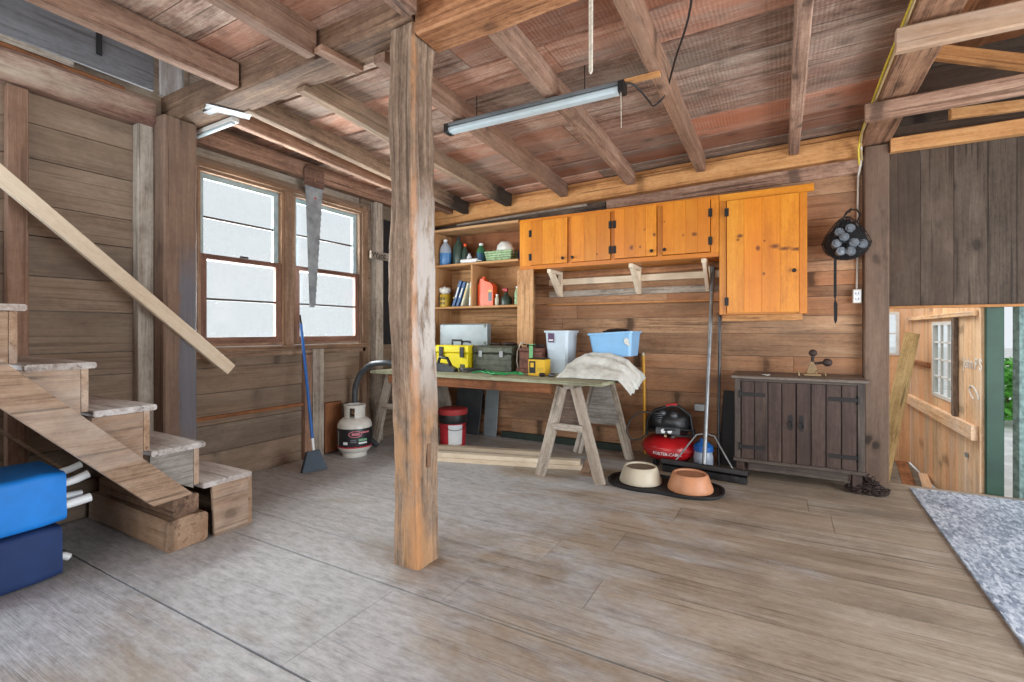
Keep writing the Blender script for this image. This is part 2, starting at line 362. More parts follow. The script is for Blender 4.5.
W['grey'] = wood('weathered_grey_lumber', (112, 102, 92), (164, 154, 142), (194, 186, 174), alt=(154, 134, 112), altamt=.5, var=.2, gs=9, knot=.3, contrast=.8)
W['ply'] = wood('plywood_panel', (104, 98, 92), (146, 142, 136), (172, 168, 162), alt=(130, 112, 96), altamt=.6, var=.2, gs=14, knot=.3)
W['plybrown'] = wood('brown_plywood_panel', (70, 58, 50), (102, 86, 76), (128, 110, 98), var=.15, gs=12, knot=.3, contrast=.7)
W['bench'] = wood('bench_top_board', (118, 120, 94), (160, 164, 136), (186, 190, 164), alt=(150, 140, 112), altamt=.4, var=.1, gs=5, knot=.1, stain=(120, 110, 92), stainamt=.5, stainscale=2.5)
W['darkcab'] = wood('dark_stained_wood', (36, 26, 23), (64, 48, 42), (86, 68, 60), alt=(74, 52, 42), altamt=.6, var=.3, gs=8, knot=.15, rough=.55, bump=.25, spec=.4, contrast=.7, crack=.3)
W['cabframe'] = wood('dark_stained_frame', (44, 36, 33), (72, 62, 56), (98, 86, 78), var=.2, gs=8, knot=.1, rough=.5, bump=.2, spec=.4, contrast=.7, crack=.3)
W['partition'] = wood('dark_partition_boards', (52, 42, 36), (84, 72, 62), (110, 96, 84), alt=(92, 70, 54), altamt=.7, var=.25, gs=6, knot=.7, stain=(58, 50, 44), stainamt=.5, contrast=.55)
W['tan'] = wood('tan_wall_boards', (164, 122, 84), (222, 184, 142), (240, 212, 176), alt=(206, 152, 110), altamt=.9, var=.25, gs=6, knot=.5, stain=(196, 184, 172), stainamt=.5, contrast=.6, crack=.4, blot=.2)
W['roof'] = wood('roof_boards', (84, 52, 34), (136, 88, 56), (164, 114, 78), alt=(120, 74, 46), altamt=.7, var=.3, gs=7, knot=.5)
W['casing'] = wood('window_casing_wood', (84, 66, 54), (132, 108, 90), (184, 160, 138), alt=(160, 120, 86), altamt=.6, var=.35, gs=8, knot=.3, stain=(98, 80, 66), stainamt=.5, contrast=.6)
W['sash'] = wood('brown_sash_wood', (84, 56, 46), (122, 88, 74), (146, 112, 96), var=.15, gs=8, knot=.1, rough=.6)
W['bluegrey'] = wood('grey_blue_painted_board', (96, 100, 106), (132, 138, 146), (154, 160, 168), alt=(124, 116, 112), altamt=.6, var=.1, gs=5, knot=.1, stain=(108, 104, 104), stainamt=.5)
W['redtimber'] = wood('stained_timber', (88, 66, 58), (146, 122, 106), (186, 166, 146), alt=(126, 86, 76), altamt=.8, var=.05, gs=5, knot=.9, stain=(198, 184, 164), stainamt=.75, stainscale=1.8, contrast=.8, blot=.6)
W['olivewood'] = wood('olive_brown_plank', (112, 90, 56), (158, 132, 88), (182, 156, 110), var=.15, gs=8, knot=.3)
W['sawhandle'] = wood('saw_handle_wood', (70, 50, 42), (112, 86, 74), (134, 106, 92), var=.1, gs=12, knot=.2)
W['orangebeam'] = wood('orange_brown_beam', (110, 70, 46), (166, 116, 80), (194, 146, 108), var=.1, gs=9, knot=.5, bump=.7)
W['girder'] = wood('girder_wood', (88, 60, 46), (140, 104, 80), (170, 132, 104), var=.1, gs=8, knot=.5, bump=.7, contrast=.7)
P = {}
P['white'] = pm('white_paint', (214, 214, 210), .4, nz=.06)
P['sashwhite'] = pm('pale_blue_sash_paint', (168, 190, 194), .5, nz=.15)
P['muntin'] = pm('dark_muntin', (70, 60, 56), .6)
P['glass'] = glass('window_glass', (.97, .985, .98), .03, .07)
P['black'] = pm('black_plastic', (26, 27, 29), .45, nz=.2)
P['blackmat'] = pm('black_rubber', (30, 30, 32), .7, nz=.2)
P['iron'] = pm('black_iron', (44, 42, 42), .5, .5)
P['steel'] = pm('galvanized_steel', (150, 154, 156), .45, .6, nz=.12, nscale=14)
P['greysteel'] = pm('dark_grey_sheet', (84, 88, 92), .4, .3, nz=.15)
P['brightsheet'] = pm('silvery_grey_case', (134, 144, 148), .4, .15, nz=.08)
P['sawsteel'] = pm('old_saw_steel', (150, 160, 166), .5, .2, nz=.2, col2=(116, 124, 130))
P['blue'] = pm('bright_blue_fabric', (14, 130, 224), .6, nz=.1, nscale=5, bump=.15)
P['navy'] = pm('navy_fabric', (28, 54, 104), .75, nz=.12, nscale=5, bump=.15)
P['pvc'] = pm('white_tube', (226, 230, 232), .35, nz=.05)
P['broomblue'] = pm('blue_handle', (34, 96, 168), .4, nz=.08)
P['broomhead'] = pm('slate_plastic', (62, 76, 90), .55, nz=.12)
P['tank'] = pm('off_white_enamel', (206, 204, 196), .35, nz=.08)
P['label'] = pm('black_label', (30, 34, 38), .4)
P['pink'] = pm('pink_print', (206, 120, 132), .5)
P['red'] = pm('red_paint', (186, 28, 34), .28, nz=.1)
P['redlid'] = pm('faded_red_lid', (176, 54, 56), .5, nz=.12)
P['redprint'] = pm('red_print', (186, 40, 52), .5)
P['greenprint'] = pm('green_print', (120, 178, 140), .5)
P['yellow'] = pm('yellow_plastic', (226, 208, 26), .4, nz=.06)
P['yellowpole'] = pm('yellow_pole', (224, 164, 36), .4)
P['yellowbox'] = pm('yellow_carton', (226, 180, 40), .5, nz=.06)
P['olive'] = pm('olive_metal', (92, 96, 82), .5, .2, nz=.25, nscale=20)
P['green'] = pm('green_cord', (36, 150, 84), .5)
P['palegreen'] = pm('pale_green_plastic', (120, 190, 130), .45)
P['rust'] = pm('rust_brown_metal', (120, 74, 60), .7, .1, nz=.3, nscale=22, bump=.2)
P['rustdark'] = pm('dark_rusty_iron', (66, 52, 48), .7, .3, nz=.3, nscale=30, bump=.3)
P['brass'] = pm('worn_brass', (150, 126, 96), .4, .7, nz=.2)
P['bin'] = pm('translucent_white_plastic', (196, 212, 224), .35, nz=.05)
P['bluebin'] = pm('light_blue_plastic', (138, 190, 232), .35, nz=.05)
P['purple'] = pm('purple_sticker', (96, 62, 98), .5)
P['cloth'] = pm('grey_canvas', (212, 214, 206), .9, nz=.1, nscale=14, bump=.3, col2=(188, 190, 184))
P['cream'] = pm('cream_stoneware', (202, 192, 170), .45, nz=.08)
P['terra'] = pm('terracotta_stoneware', (196, 136, 98), .5, nz=.12)
P['dirt'] = pm('dark_bowl_inside', (122, 104, 86), .8)
P['terrain'] = pm('terracotta_bowl_inside', (168, 116, 84), .7)
P['clear'] = glass('clear_plastic', (.78, .86, .9), .10, .5)
P['bluecap'] = pm('blue_plastic', (34, 100, 176), .4)
P['jugblue'] = pm('blue_liquid', (60, 120, 178), .3)
P['jugclear'] = pm('milky_plastic', (158, 168, 182), .35)
P['darkgreen'] = pm('dark_green_bottle', (52, 72, 62), .35)
P['greenbottle'] = pm('green_bottle', (58, 126, 86), .35)
P['orangejug'] = pm('orange_plastic', (232, 86, 30), .35, nz=.05)
P['basket'] = pm('pale_green_basket', (166, 196, 150), .6, nz=.25, nscale=40, bump=.4)
P['paper'] = pm('white_paper', (222, 222, 216), .8, nz=.08)
P['bookblue'] = pm('blue_cover', (36, 78, 128), .5)
P['bookcream'] = pm('cream_cover', (206, 204, 180), .6)
P['canyellow'] = pm('yellow_can', (206, 170, 48), .4)
P['amber'] = pm('brown_carton', (112, 66, 42), .7)
P['lamp'] = pm('pale_lamp_diffuser', (190, 206, 212), .3, nz=.04)
P['lampgrey'] = pm('grey_lamp_housing', (120, 126, 130), .45, .4)
P['tancable'] = pm('tan_cable', (168, 146, 104), .5)
P['rope'] = pm('off_white_rope', (214, 206, 190), .85, nz=.15, nscale=60)
P['cable'] = pm('black_cable', (36, 34, 34), .5)
P['yellowcable'] = pm('yellow_cable', (206, 182, 60), .45)
P['whitecable'] = pm('white_cable', (206, 200, 190), .5)
P['outlet'] = pm('ivory_outlet', (212, 206, 192), .4)
P['net'] = pm('black_net', (22, 22, 25), .8)
P['bottle'] = pm('grey_clear_bottle', (118, 126, 134), .2, nz=.15, nscale=20)
P['greenpaint'] = pm('green_door_paint', (40, 76, 60), .5, nz=.2, nscale=3)
P['tealdoor'] = pm('weathered_teal_door', (140, 168, 164), .7, nz=.25, nscale=25)
P['ground'] = pm('pale_gravel', (238, 236, 232), .95, nz=.15, nscale=3)
P['leaf'] = pm('leaf_green', (104, 190, 66), .6, nz=.3, nscale=9)
P['dirtfloor'] = pm('dusty_floor', (128, 116, 102), .9, nz=.25, nscale=6)
def mat_mottled():
    t = NT('blue_grey_strand_panel'); tc = t.n('ShaderNodeTexCoord').outputs['Object']
    v = t.n('ShaderNodeTexVoronoi'); v.inputs['Scale'].default_value = 70; t.l(t.map(tc, (1, .4, 1)), v.inputs['Vector'])
    n = t.noise(t.map(tc, (1, .5, 1)), 46, 6, .8, 1.2)
    f = t.math('ADD', t.math('MULTIPLY', n, .8), t.math('MULTIPLY', v.outputs['Color'], .3))
    big = t.noise(tc, 2.2, 5, .6)
    c = t.ramp(t.math('ADD', f, t.math('MULTIPLY', t.math('SUBTRACT', big, .5), .35)), [(.36, lin((84, 94, 110))), (.52, lin((138, 150, 168))), (.70, lin((202, 210, 220)))])
    t.l(c, t.b.inputs['Base Color']); t.b.inputs['Roughness'].default_value = .5; t.bump(n, .3)
    return t.m
P['mat'] = mat_mottled()

# ================================================================== THE SETTING
LX, BY, FY, RX = -3.90, 4.78, -2.6, 3.0
WY0, WY1, WZ0, WZ1 = 2.00, 3.68, 1.06, 2.47   # window opening in the left wall
def cuts(u0, u1, lo, hi):
    """split a run at random joints"""
    r = [u0]; x = u0 + R.uniform(lo, hi)
    while x < u1 - lo * .5: r.append(x); x += R.uniform(lo, hi)
    r.append(u1); return list(zip(r[:-1], r[1:]))
# floor: planks along x
mb = MB(); rows = [FY, -2.1, -1.5, -.9, -.3, .4, 1.10, 1.70, 1.96, 2.24, 2.56, 2.83, 3.15, 3.42, 3.74, 4.02, 4.30, 4.56, BY]
for i in range(len(rows) - 1):
    g = .009 if rows[i + 1] in (1.10, 1.70) else .004
    y1 = rows[i + 1] - g
    for a, b in cuts(LX, RX, 2.2, 4.5): mb.box(a + .0012, b - .0012, rows[i] + .0015, y1, -.04, 0, 'x')
obj('floor', mb, W['floor'], kind='structure')
# ceiling, back bay: slopes a little down to the back wall; front bay is level
def cz(x, y):   # underside of ceiling boards in the back bay
    t = (y - 1.95) / (4.7 - 1.95); back = 2.70 + .028 * (x + 3.1); return 2.84 + (back - 2.84) * t
mb = MB(); y = 1.9
while y < BY:
    y2 = min(y + R.uniform(.26, .42), BY + .01); ym = (y + y2) / 2
    for a, b in cuts(LX, .62, 2.2, 4.4): mb.board((a + .002, ym, cz(a, ym) + .0125), (b - .002, ym, cz(b, ym) + .0125), y2 - y - .008, .025, (0, 0, 1))
    y = y2
y = FY
while y < 1.9:
    y2 = min(y + R.uniform(.2, .32), 1.95)
    for a, b in cuts(LX if y < .0 else -3.02, .62, 1.6, 3.4): mb.box(a + .002, b - .002, y + .004, y2 - .004, 2.90, 2.925, 'x')
    y = y2
# boards over the stair opening and the side bay under the roof
y = 0.0
while y < 1.9:
    mb.box(LX - .4, -2.95, y + .003, y + .3, 3.55, 3.575, 'x'); y += .305
obj('ceiling', mb, W['ceil'], kind='structure')
mb = MB(); x = .70
while x < RX:
    mb.board((x + .1, FY, 3.25 + .05 * x), (x + .1, BY, 3.25 + .05 * x), .196, .025, (0, 0, 1)); x += .2
mb.box(.60, .64, FY, BY, 2.86, 3.35, 'y')
obj('trim_6', mb, W['roof'], kind='structure')
# left wall: horizontal boards with the window opening
mb = MB(); z = 0.0
hs = [.24, .22, .25, .2, .15, .26, .21, .24, .19, .27, .21, .18, .24, .20, .3]
for h in hs:
    z2 = z + h
    if z > 2.85: break
    z2 = min(z2, 2.88)
    segs = [(FY, BY)]
    if z2 > WZ0 and z < WZ1: segs = [(FY, WY0), (WY1, BY)]
    for s0, s1 in segs:
        for a, b in cuts(s0, s1, 1.3, 3.0):
            zz0, zz1 = z, z2
            mb.box(LX - .03, LX + R.uniform(-.004, .004), a + .002, b - .002, zz0 + .003, zz1 - .002, 'y')
    z = z2
# short pieces that close the wall under and over the opening
mb.box(LX - .03, LX, WY0, WY1, .95, WZ0, 'y'); mb.box(LX - .03, LX, WY0, WY1, WZ1, 2.55, 'y')
obj('wall_left', mb, W['wall_grey'], kind='structure')
mb = MB()
mb.box(LX - .06, LX - .035, FY, WY0, -.3, 2.80, 'y'); mb.box(LX - .26, LX - .235, FY, 2.6, 2.80, 3.6, 'y'); mb.box(LX - .06, LX - .035, WY1, BY + .1, -.3, 3.6, 'y')
mb.box(LX - .06, LX - .035, WY0, WY1, -.3, WZ0, 'y'); mb.box(LX - .06, LX - .035, WY0, WY1, WZ1, 3.6, 'y')
obj('trim_1', mb, W['grey'], kind='structure')
# back wall: horizontal boards
mb = MB(); z = 0.0
for h in [.21, .25, .16, .22, .14, .2, .15, .16, .09, .12, .09, .13, .22, .2, .2, .26, .2]:
    z2 = z + h
    for a, b in cuts(LX, .583, .9, 2.6): mb.box(a + .001, b - .001, BY + R.uniform(-.004, .003), BY + .03, z + .002, z2 - .002, 'x')
    z = z2
obj('wall_back', mb, W['wall_warm'], kind='structure')
mb = MB(); mb.box(LX - .06, .58, BY + .035, BY + .06, -.3, 3.6, 'x'); obj('trim_2', mb, W['grey'], kind='structure')
# dark partition of vertical boards beside the corner post, open underneath
mb = MB(); x = .748
while x < RX + .1:
    wv = R.uniform(.13, .2); mb.box(x + .0015, x + wv - .0015, 4.755 + R.uniform(-.003, .003), 4.78, 1.395, 2.60, 'z'); x += wv
obj('wall_partition', mb, W['partition'], kind='structure')
mb = MB(); z = 2.60
for k in range(4):
    mb.box(.748, RX + .1, 4.76, 4.785, z + .003, z + .2, 'x'); z += .203
obj('wall_gable', mb, W['partition'], kind='structure')
mb = MB(); mb.box(.748, RX, 4.735, 4.79, 1.375, 1.394, 'x'); obj('trim_3', mb, W['orange'], kind='structure')
# the rest of the room, behind the camera and to the right
mb = MB()
for z in range(12):
    z0 = z * .3
    if z0 < 2.4: mb.box(LX, -3.25, FY - .03, FY, z0 + .002, z0 + .298, 'x'); mb.box(1.45, RX, FY - .03, FY, z0 + .002, z0 + .298, 'x')
    else: mb.box(LX, RX, FY - .03, FY, z0 + .002, z0 + .298, 'x')
obj('wall_front', mb, W['wall_grey'], kind='structure')
mb = MB()
for z in range(12):
    z0 = z * .3
    if z0 < 2.39: mb.box(RX, RX + .03, FY, .1, z0 + .002, z0 + .298, 'y'); mb.box(RX, RX + .03, 3.7, BY, z0 + .002, z0 + .298, 'y')
    else: mb.box(RX, RX + .03, FY, BY, z0 + .002, z0 + .298, 'y')
obj('wall_right', mb, W['wall_grey'], kind='structure')
# ground outside and the lower floor of the room beyond
def grid(mb, x0, x1, y0, y1, z, n):
    vs = [(x0 + (x1 - x0) * i / n, y0 + (y1 - y0) * j / n, z) for j in range(n + 1) for i in range(n + 1)]
    fs = [(j * (n + 1) + i, j * (n + 1) + i + 1, (j + 1) * (n + 1) + i + 1, (j + 1) * (n + 1) + i) for j in range(n) for i in range(n)]
    mb.add(vs, fs, vs)
mb = MB(); grid(mb, -40, 40, -40, 60, -.36, 8); obj('ground', mb, P['ground'], kind='structure')
mb = MB(); mb.box(-.2, 1.28, 4.86, 7.0, -.35, -.30, 'y'); obj('floor_annex', mb, P['dirtfloor'], kind='structure')
mb = MB(); mb.box(LX, RX, BY + .0, BY + .06, -.30, -.04, 'x'); obj('trim_4', mb, W['grey'], kind='structure')
# annex walls
AX, A0, A1, AZ0, AZ1 = 1.30, 5.38, 6.08, .58, 1.285
mb = MB(); y = 4.82
while y < 7.0:
    y2 = min(y + R.uniform(.14, .22), 7.0)
    if y < A0 < y2: y2 = A0
    if y < A1 < y2: y2 = A1
    parts = [(-.3, 2.0)] if not (A0 - .001 <= y < A1 - .001) else [(-.3, AZ0), (AZ1, 2.0)]
    for a, b in parts: mb.box(AX, AX + .025, y + .001, y2 - .001, a, b, 'z')
    y = y2
obj('wall_annex', mb, W['tan'], kind='structure')
mb = MB(); x = -.3
while x < AX:
    x2 = .9 if x < .9 < x + .2 + 1e-6 else (1.2 if x < 1.2 - 1e-6 < x + .2 + .12 and x > .89 else min(x + .2, AX))
    for a, b in ([(-.3, 2.0)] if not (.9 < (x + x2) / 2 < 1.2) else [(-.3, .92), (1.42, 2.0)]): mb.box(x + .001, x2 - .001, 7.0, 7.025, a, b, 'z')
    x = x2
obj('wall_annex_back', mb, W['tan'], kind='structure')

# ---- windows in the left wall
def window(name, y0, y1):
    t = bpy.data.objects.new(name, None); COL.objects.link(t); t['kind'] = 'structure'; t.location = (LX, (y0 + y1) / 2, 1.1); WL[t.name] = t.location.copy()
    m = MB(); fx0, fx1 = LX - .06, LX + .03
    m.box(fx0, fx1, y0, y0 + .025, 1.10, 2.43, 'z'); m.box(fx0, fx1, y1 - .025, y1, 1.10, 2.43, 'z'); m.box(fx0, fx1, y0, y1, 2.43, 2.455, 'y'); m.box(fx0, fx1, y0, y1, 1.075, 1.10, 'y')
    obj('window_frame', m, W['casing'], t)
    a, b = y0 + .025, y1 - .025
    for nm, x, z0, z1, mt, st in (('upper_sash', LX - .05, 1.755, 2.43, P['sashwhite'], .045), ('lower_sash', LX - .012, 1.10, 1.80, W['sash'], .05)):
        m = MB(); m.box(x, x + .032, a, a + st, z0, z1, 'z'); m.box(x, x + .032, b - st, b, z0, z1, 'z')
        m.box(x, x + .032, a + st, b - st, z1 - .04, z1, 'y'); m.box(x, x + .032, a + st, b - st, z0, z0 + .05, 'y')
        s = obj(nm, m, mt, t)
        zm = (z0 + z1) / 2; m = MB(); m.box(x + .008, x + .026, a + st, b - st, zm - .008, zm + .008, 'y'); obj('muntin', m, P['muntin'], s)
        m = MB(); m.box(x + .012, x + .016, a + st, b - st, z0 + .05, z1 - .04, 'y'); obj('pane', m, P['glass'], s)
    if name == 'window_1':
        m = MB(); m.box(LX + .022, LX + .04, (a + b) / 2 - .04, (a + b) / 2 + .03, 1.80, 1.815, 'y', ch=.004); obj('sash_lock', m, P['iron'], t)
window('window_1', 2.02, 2.755); window('window_2', 2.845, 3.66)
m = MB()
m.box(LX - .01, LX + .045, 2.755, 2.845, 1.06, 2.46, 'z', ch=.004)
m.box(LX - .01, LX + .05, 3.66, 3.74, 0.0, 2.52, 'z', ch=.004)
m.box(LX - .01, LX + .05, 1.985, 2.02, 1.06, 2.46, 'z', ch=.003)
m.box(LX - .02, LX + .055, 1.985, 3.70, 2.455, 2.49, 'y', ch=.003)
m.box(LX - .02, LX + .085, 1.95, 3.72, 1.03, 1.072, 'y', ch=.005)
m.box(LX - .01, LX + .05, 1.95, 3.70, .985, 1.03, 'y', ch=.003)
obj('trim_5', m, W['casing'], kind='structure')
# annex windows: white grilles against the sky
def grille(name, M, w_, h_, nx, nz):
    t = bpy.data.objects.new(name, None); COL.objects.link(t); t['kind'] = 'structure'; t.location = M.translation; WL[t.name] = t.location.copy()
    m = MB(M); b = .03
    m.box(0, b, -.02, .02, 0, h_, 'z'); m.box(w_ - b, w_, -.02, .02, 0, h_, 'z'); m.box(b, w_ - b, -.02, .02, 0, b, 'x'); m.box(b, w_ - b, -.02, .02, h_ - b, h_, 'x')
    obj('window_frame', m, P['white'], t); m = MB(M)
    for i in range(1, nx): m.box(b + (w_ - 2 * b) * i / nx - .008, b + (w_ - 2 * b) * i / nx + .008, -.01, .01, b, h_ - b, 'z')
    for i in range(1, nz): m.box(b, w_ - b, -.01, .01, b + (h_ - 2 * b) * i / nz - .008, b + (h_ - 2 * b) * i / nz + .008, 'x')
    obj('muntin', m, P['white'], t); m = MB(M); m.box(b, w_ - b, -.002, .002, b, h_ - b, 'x'); obj('pane', m, P['glass'], t)
grille('window_3', Matrix.Translation((AX + .012, A0, AZ0)) @ Matrix.Rotation(math.radians(90), 4, 'Z'), A1 - A0, AZ1 - AZ0, 3, 4)
grille('window_4', Matrix.Translation((.9, 7.01, .92)), .30, .50, 2, 2)
# side door of the annex: green jamb, weathered leaf ajar
t = bpy.data.objects.new('door_1', None); COL.objects.link(t); t['kind'] = 'structure'; t.location = (1.38, 4.82, -.3); WL[t.name] = t.location.copy()
m = MB(); m.box(1.325, 1.425, 4.79, 4.90, -.30, 1.9, 'z', ch=.006); obj('door_jamb', m, P['greenpaint'], t)
m = MB(); m.board((1.55, 5.0, .75), (2.2, 5.45, .75), .045, 2.05, (0, 0, 1), ch=.004); obj('door_leaf', m, P['tealdoor'], t)
#PART2
# ================================================================== TIMBERS
def timber(name, label, cat, p0, p1, w_, h_, mat, up=(0, 0, 1), group=None, ch=.008, rough=.004, n=14, **k):
    m = MB(); m.board(p0, p1, w_, h_, up, ch=ch, rough=rough, n=n, **k)
    return obj(name, m, mat, None, label, cat, group)
# centre post, hewn, with a slight lean
m = MB(); pc0 = Vector((-1.662, 1.957, 0)); pc1 = Vector((-1.70, 1.965, 2.80))
m.board(pc0, pc1, .172, .180, (0, 1, 0), ch=.014, rough=.015, n=80, freq=3.4, w1=.17, h1=.18,
        bow=lambda t: (-.012 * math.sin(t * 3.14) + .006 * math.sin(t * 6.5) - .003 * math.sin(t * 17), .004 * math.sin(t * 11), 0))
ctr = obj('timber_post', m, W['post'], None, 'rough hewn timber post standing free in the middle of the floor', 'post')
m = MB(); m.box(-1.582, -1.574, 1.935, 1.962, .50, .62, 'z', ch=.002); obj('wood_patch', m, W['beam'], ctr)
timber('timber_post', 'dark brown corner post between stair wall and window', 'post', (-3.79, 1.82, 0), (-3.79, 1.82, 2.69), .195, .215, W['postdark'], (0, 1, 0), rough=.005, n=30, ch=.01)
timber('timber_post', 'square grey-brown post beside the orange cabinet and the dark board partition', 'post', (.665, 4.782, 0), (.665, 4.782, 2.66), .16, .165, W['postgrey'], (0, 1, 0), rough=.003, n=24)
# beams
timber('timber_beam', 'heavy beam resting on the centre post, pale on its underside', 'beam', (-3.9, 1.895, 2.79), (-1.62, 1.955, 2.87), .21, .20, W['beam'], rough=.008, n=40, ch=.012)
timber('timber_beam', 'orange-brown beam running right from the top of the centre post', 'beam', (-1.60, 1.965, 2.79), (.55, 1.99, 2.83), .20, .20, W['orangebeam'], rough=.005, n=30, ch=.012)
timber('timber_beam', 'thick stained beam along the stair wall under the grey hatch board', 'beam', (-3.86, FY, 2.70), (-3.86, 1.71, 2.715), .13, .185, W['redtimber'], rough=.012, n=40, ch=.03, group=None)
timber('timber_beam', 'brown header beam running above the two windows', 'beam', (-3.88, 1.93, 2.70), (-3.86, 4.70, 2.68), .10, .15, W['joist'], rough=.005, n=30)
timber('timber_beam', 'long brown girder carrying yellow cable above the right post', 'beam', (.650, FY, 2.914), (.655, 4.86, 2.780), .195, .21, W['girder'], rough=.006, n=40)
timber('wall_plate', 'orange-brown plate under the ceiling along the back wall', 'beam', (-3.85, 4.69, 2.555), (.565, 4.69, 2.668), .10, .165, W['orange'], rough=.002, n=20)
timber('plate_strip', 'thin orange strip lying on top of the back wall plate', 'board', (-3.85, 4.70, 2.657), (.555, 4.70, 2.774), .08, .035, W['orange'], ch=.003, rough=.001)
timber('wall_board', 'grey-brown board under the back plate above the four-door cabinet', 'board', (-1.55, 4.765, 2.505), (.565, 4.765, 2.535), .03, .115, W['joist'], ch=.003, rough=.001)
timber('wall_board', 'dark brown board under the back plate above the open shelves', 'board', (-3.85, 4.765, 2.44), (-1.56, 4.765, 2.478), .03, .09, W['joist_dark'], ch=.003, rough=.001)
timber('wooden_batten', 'thin pale batten nailed under the plate above the shelves', 'batten', (-3.4, 4.735, 2.475), (-1.75, 4.735, 2.51), .03, .025, W['grey'], ch=.003, rough=.001)
# ceiling joists in the back bay
JX = [(-3.20, 'charred ceiling joist nearest the windows, behind the centre post', 'joist_char', .075),
      (-2.63, 'ceiling joist with blackened end above the open shelves', 'joist_char', .08),
      (-1.965, 'brown ceiling joist over the left cabinet doors, left end of the tube lamp', 'joist', .085),
      (-1.265, 'brown ceiling joist crossing the middle of the tube lamp', 'joist', .085),
      (-.625, 'brown ceiling joist just right of the tube lamp with black cable across it', 'joist', .08),
      (.10, 'pale worn ceiling joist above the big single-door cabinet', 'grey', .075)]
for x, lab, mt, wd in JX:
    zb = 2.565 + .03 * (x + 3.1) + .0; zf = 2.705
    timber('ceiling_joist', lab, 'joist', (x + (.0 if x > -3 else .0), 1.99, zf + .075), (x, 4.63, zb + .075), wd, .15, W['joist'] if mt == 'joist' else W[mt] if mt != 'grey' else W['joist'], group='ceiling joists', rough=.006, n=30)
timber('ceiling_joist', 'ceiling joist tight along the top of the window wall', 'joist', (-3.43, 2.0, 2.755), (-3.43, 4.64, 2.66), .07, .14, W['joist'], group='ceiling joists', rough=.005, n=24)
for x0, x1, lab, h_ in ((-3.07, -3.015, 'front ceiling joist beside the grey hatch over the stairs', .15), (-2.30, -2.295, 'front ceiling joist ending midway between corner and centre posts', .19), (-1.58, -1.575, 'front ceiling joist ending just above the centre post', .17), (-.85, -.85, 'front ceiling joist right of the centre post', .17), (-.1, -.1, 'front ceiling joist nearest the girder', .17)):
    timber('ceiling_joist', lab, 'joist', (x0, FY, 2.735 + h_ / 2), (x1, 1.80, 2.735 + h_ / 2), .085, h_, W['joist'], group='ceiling joists', rough=.007, n=30)
# cross pieces right of the girder
timber('tie_board', 'upper pale cross board under the girder at top right', 'board', (.50, 3.0, 2.632), (1.9, 3.02, 2.61), .05, .115, W['stair'], rough=.003, group='cross boards at top right')
timber('tie_board', 'lower nail-pocked cross board under the girder at top right', 'board', (.485, 3.86, 2.618), (2.4, 3.86, 2.635), .05, .115, W['joist'], rough=.003, group='cross boards at top right')
timber('tie_board', 'orange board along the top of the dark partition', 'board', (.748, 4.70, 2.638), (2.9, 4.70, 2.628), .07, .105, W['orange'], ch=.004, rough=.001, group='cross boards at top right')
timber('roof_brace', 'pale diagonal brace between the two cross boards at top right', 'brace', (.80, 3.95, 2.985), (1.75, 4.25, 2.73), .045, .09, W['orange'], ch=.004, rough=.001)
timber('roof_brace', 'small light board end showing between lower cross board and orange board', 'brace', (1.02, 4.35, 2.69), (1.50, 4.45, 2.70), .04, .07, W['orange'], ch=.004, rough=.001)
# studs on the left wall
for y0, y1, x1, z0, z1, mt, lab in (
        (.985, 1.075, -3.84, 0, 2.61, 'joist', 'vertical stud on the stair wall at left edge with flaking paint'),
        (1.615, 1.708, -3.82, 0, 2.62, 'grey', 'light nailed stud on the stair wall against the corner post'),
        (3.035, 3.16, -3.84, 0, 1.03, 'grey', 'short whitish stud under the window behind the propane tank'),
        (2.955, 3.03, -3.85, 0, .98, 'joist', 'brown stud under the window just behind the blue broom'),
        (3.82, 3.93, -3.82, 0, 2.6, 'grey', 'light stud right of the windows carrying the lettered board')):
    timber('wall_stud', lab, 'stud', (LX + .001 + (x1 - LX) / 2, (y0 + y1) / 2, z0), (LX + .001 + (x1 - LX) / 2, (y0 + y1) / 2, z1), y1 - y0, x1 - LX, W[mt], (1, 0, 0), group='studs on the left wall', rough=.002, ch=.004)
timber('wood_block', 'short brown board on the wall behind the propane tank', 'board', (-3.86, 3.27, .02), (-3.86, 3.27, .50), .20, .05, W['roof'], (1, 0, 0), rough=.001, ch=.004)
timber('wall_board', 'faded kick board on the wall between corner post and broom', 'board', (-3.885, 1.95, .52), (-3.885, 3.0, .52), .02, .03, W['roof'], rough=.001, ch=.003)
sg = timber('lettered_board', 'short board right of the window with Ward lettered on it', 'board', (-3.80, 3.72, 2.015), (-3.80, 4.12, 2.015), .025, .085, W['grey'], rough=.0005, ch=.003)
text('lettering', 'Ward', .085, frame((-3.785, 3.83, 2.015), (0, 1, 0), (0, 0, 1)), P['iron'], sg)
m = MB(); m.box(-3.893, -3.875, 3.94, 4.6, 1.05, 2.45, 'z'); obj('dark_panel', m, P['blackmat'], None, 'dark panel on the wall deep in the corner right of the windows', 'panel')
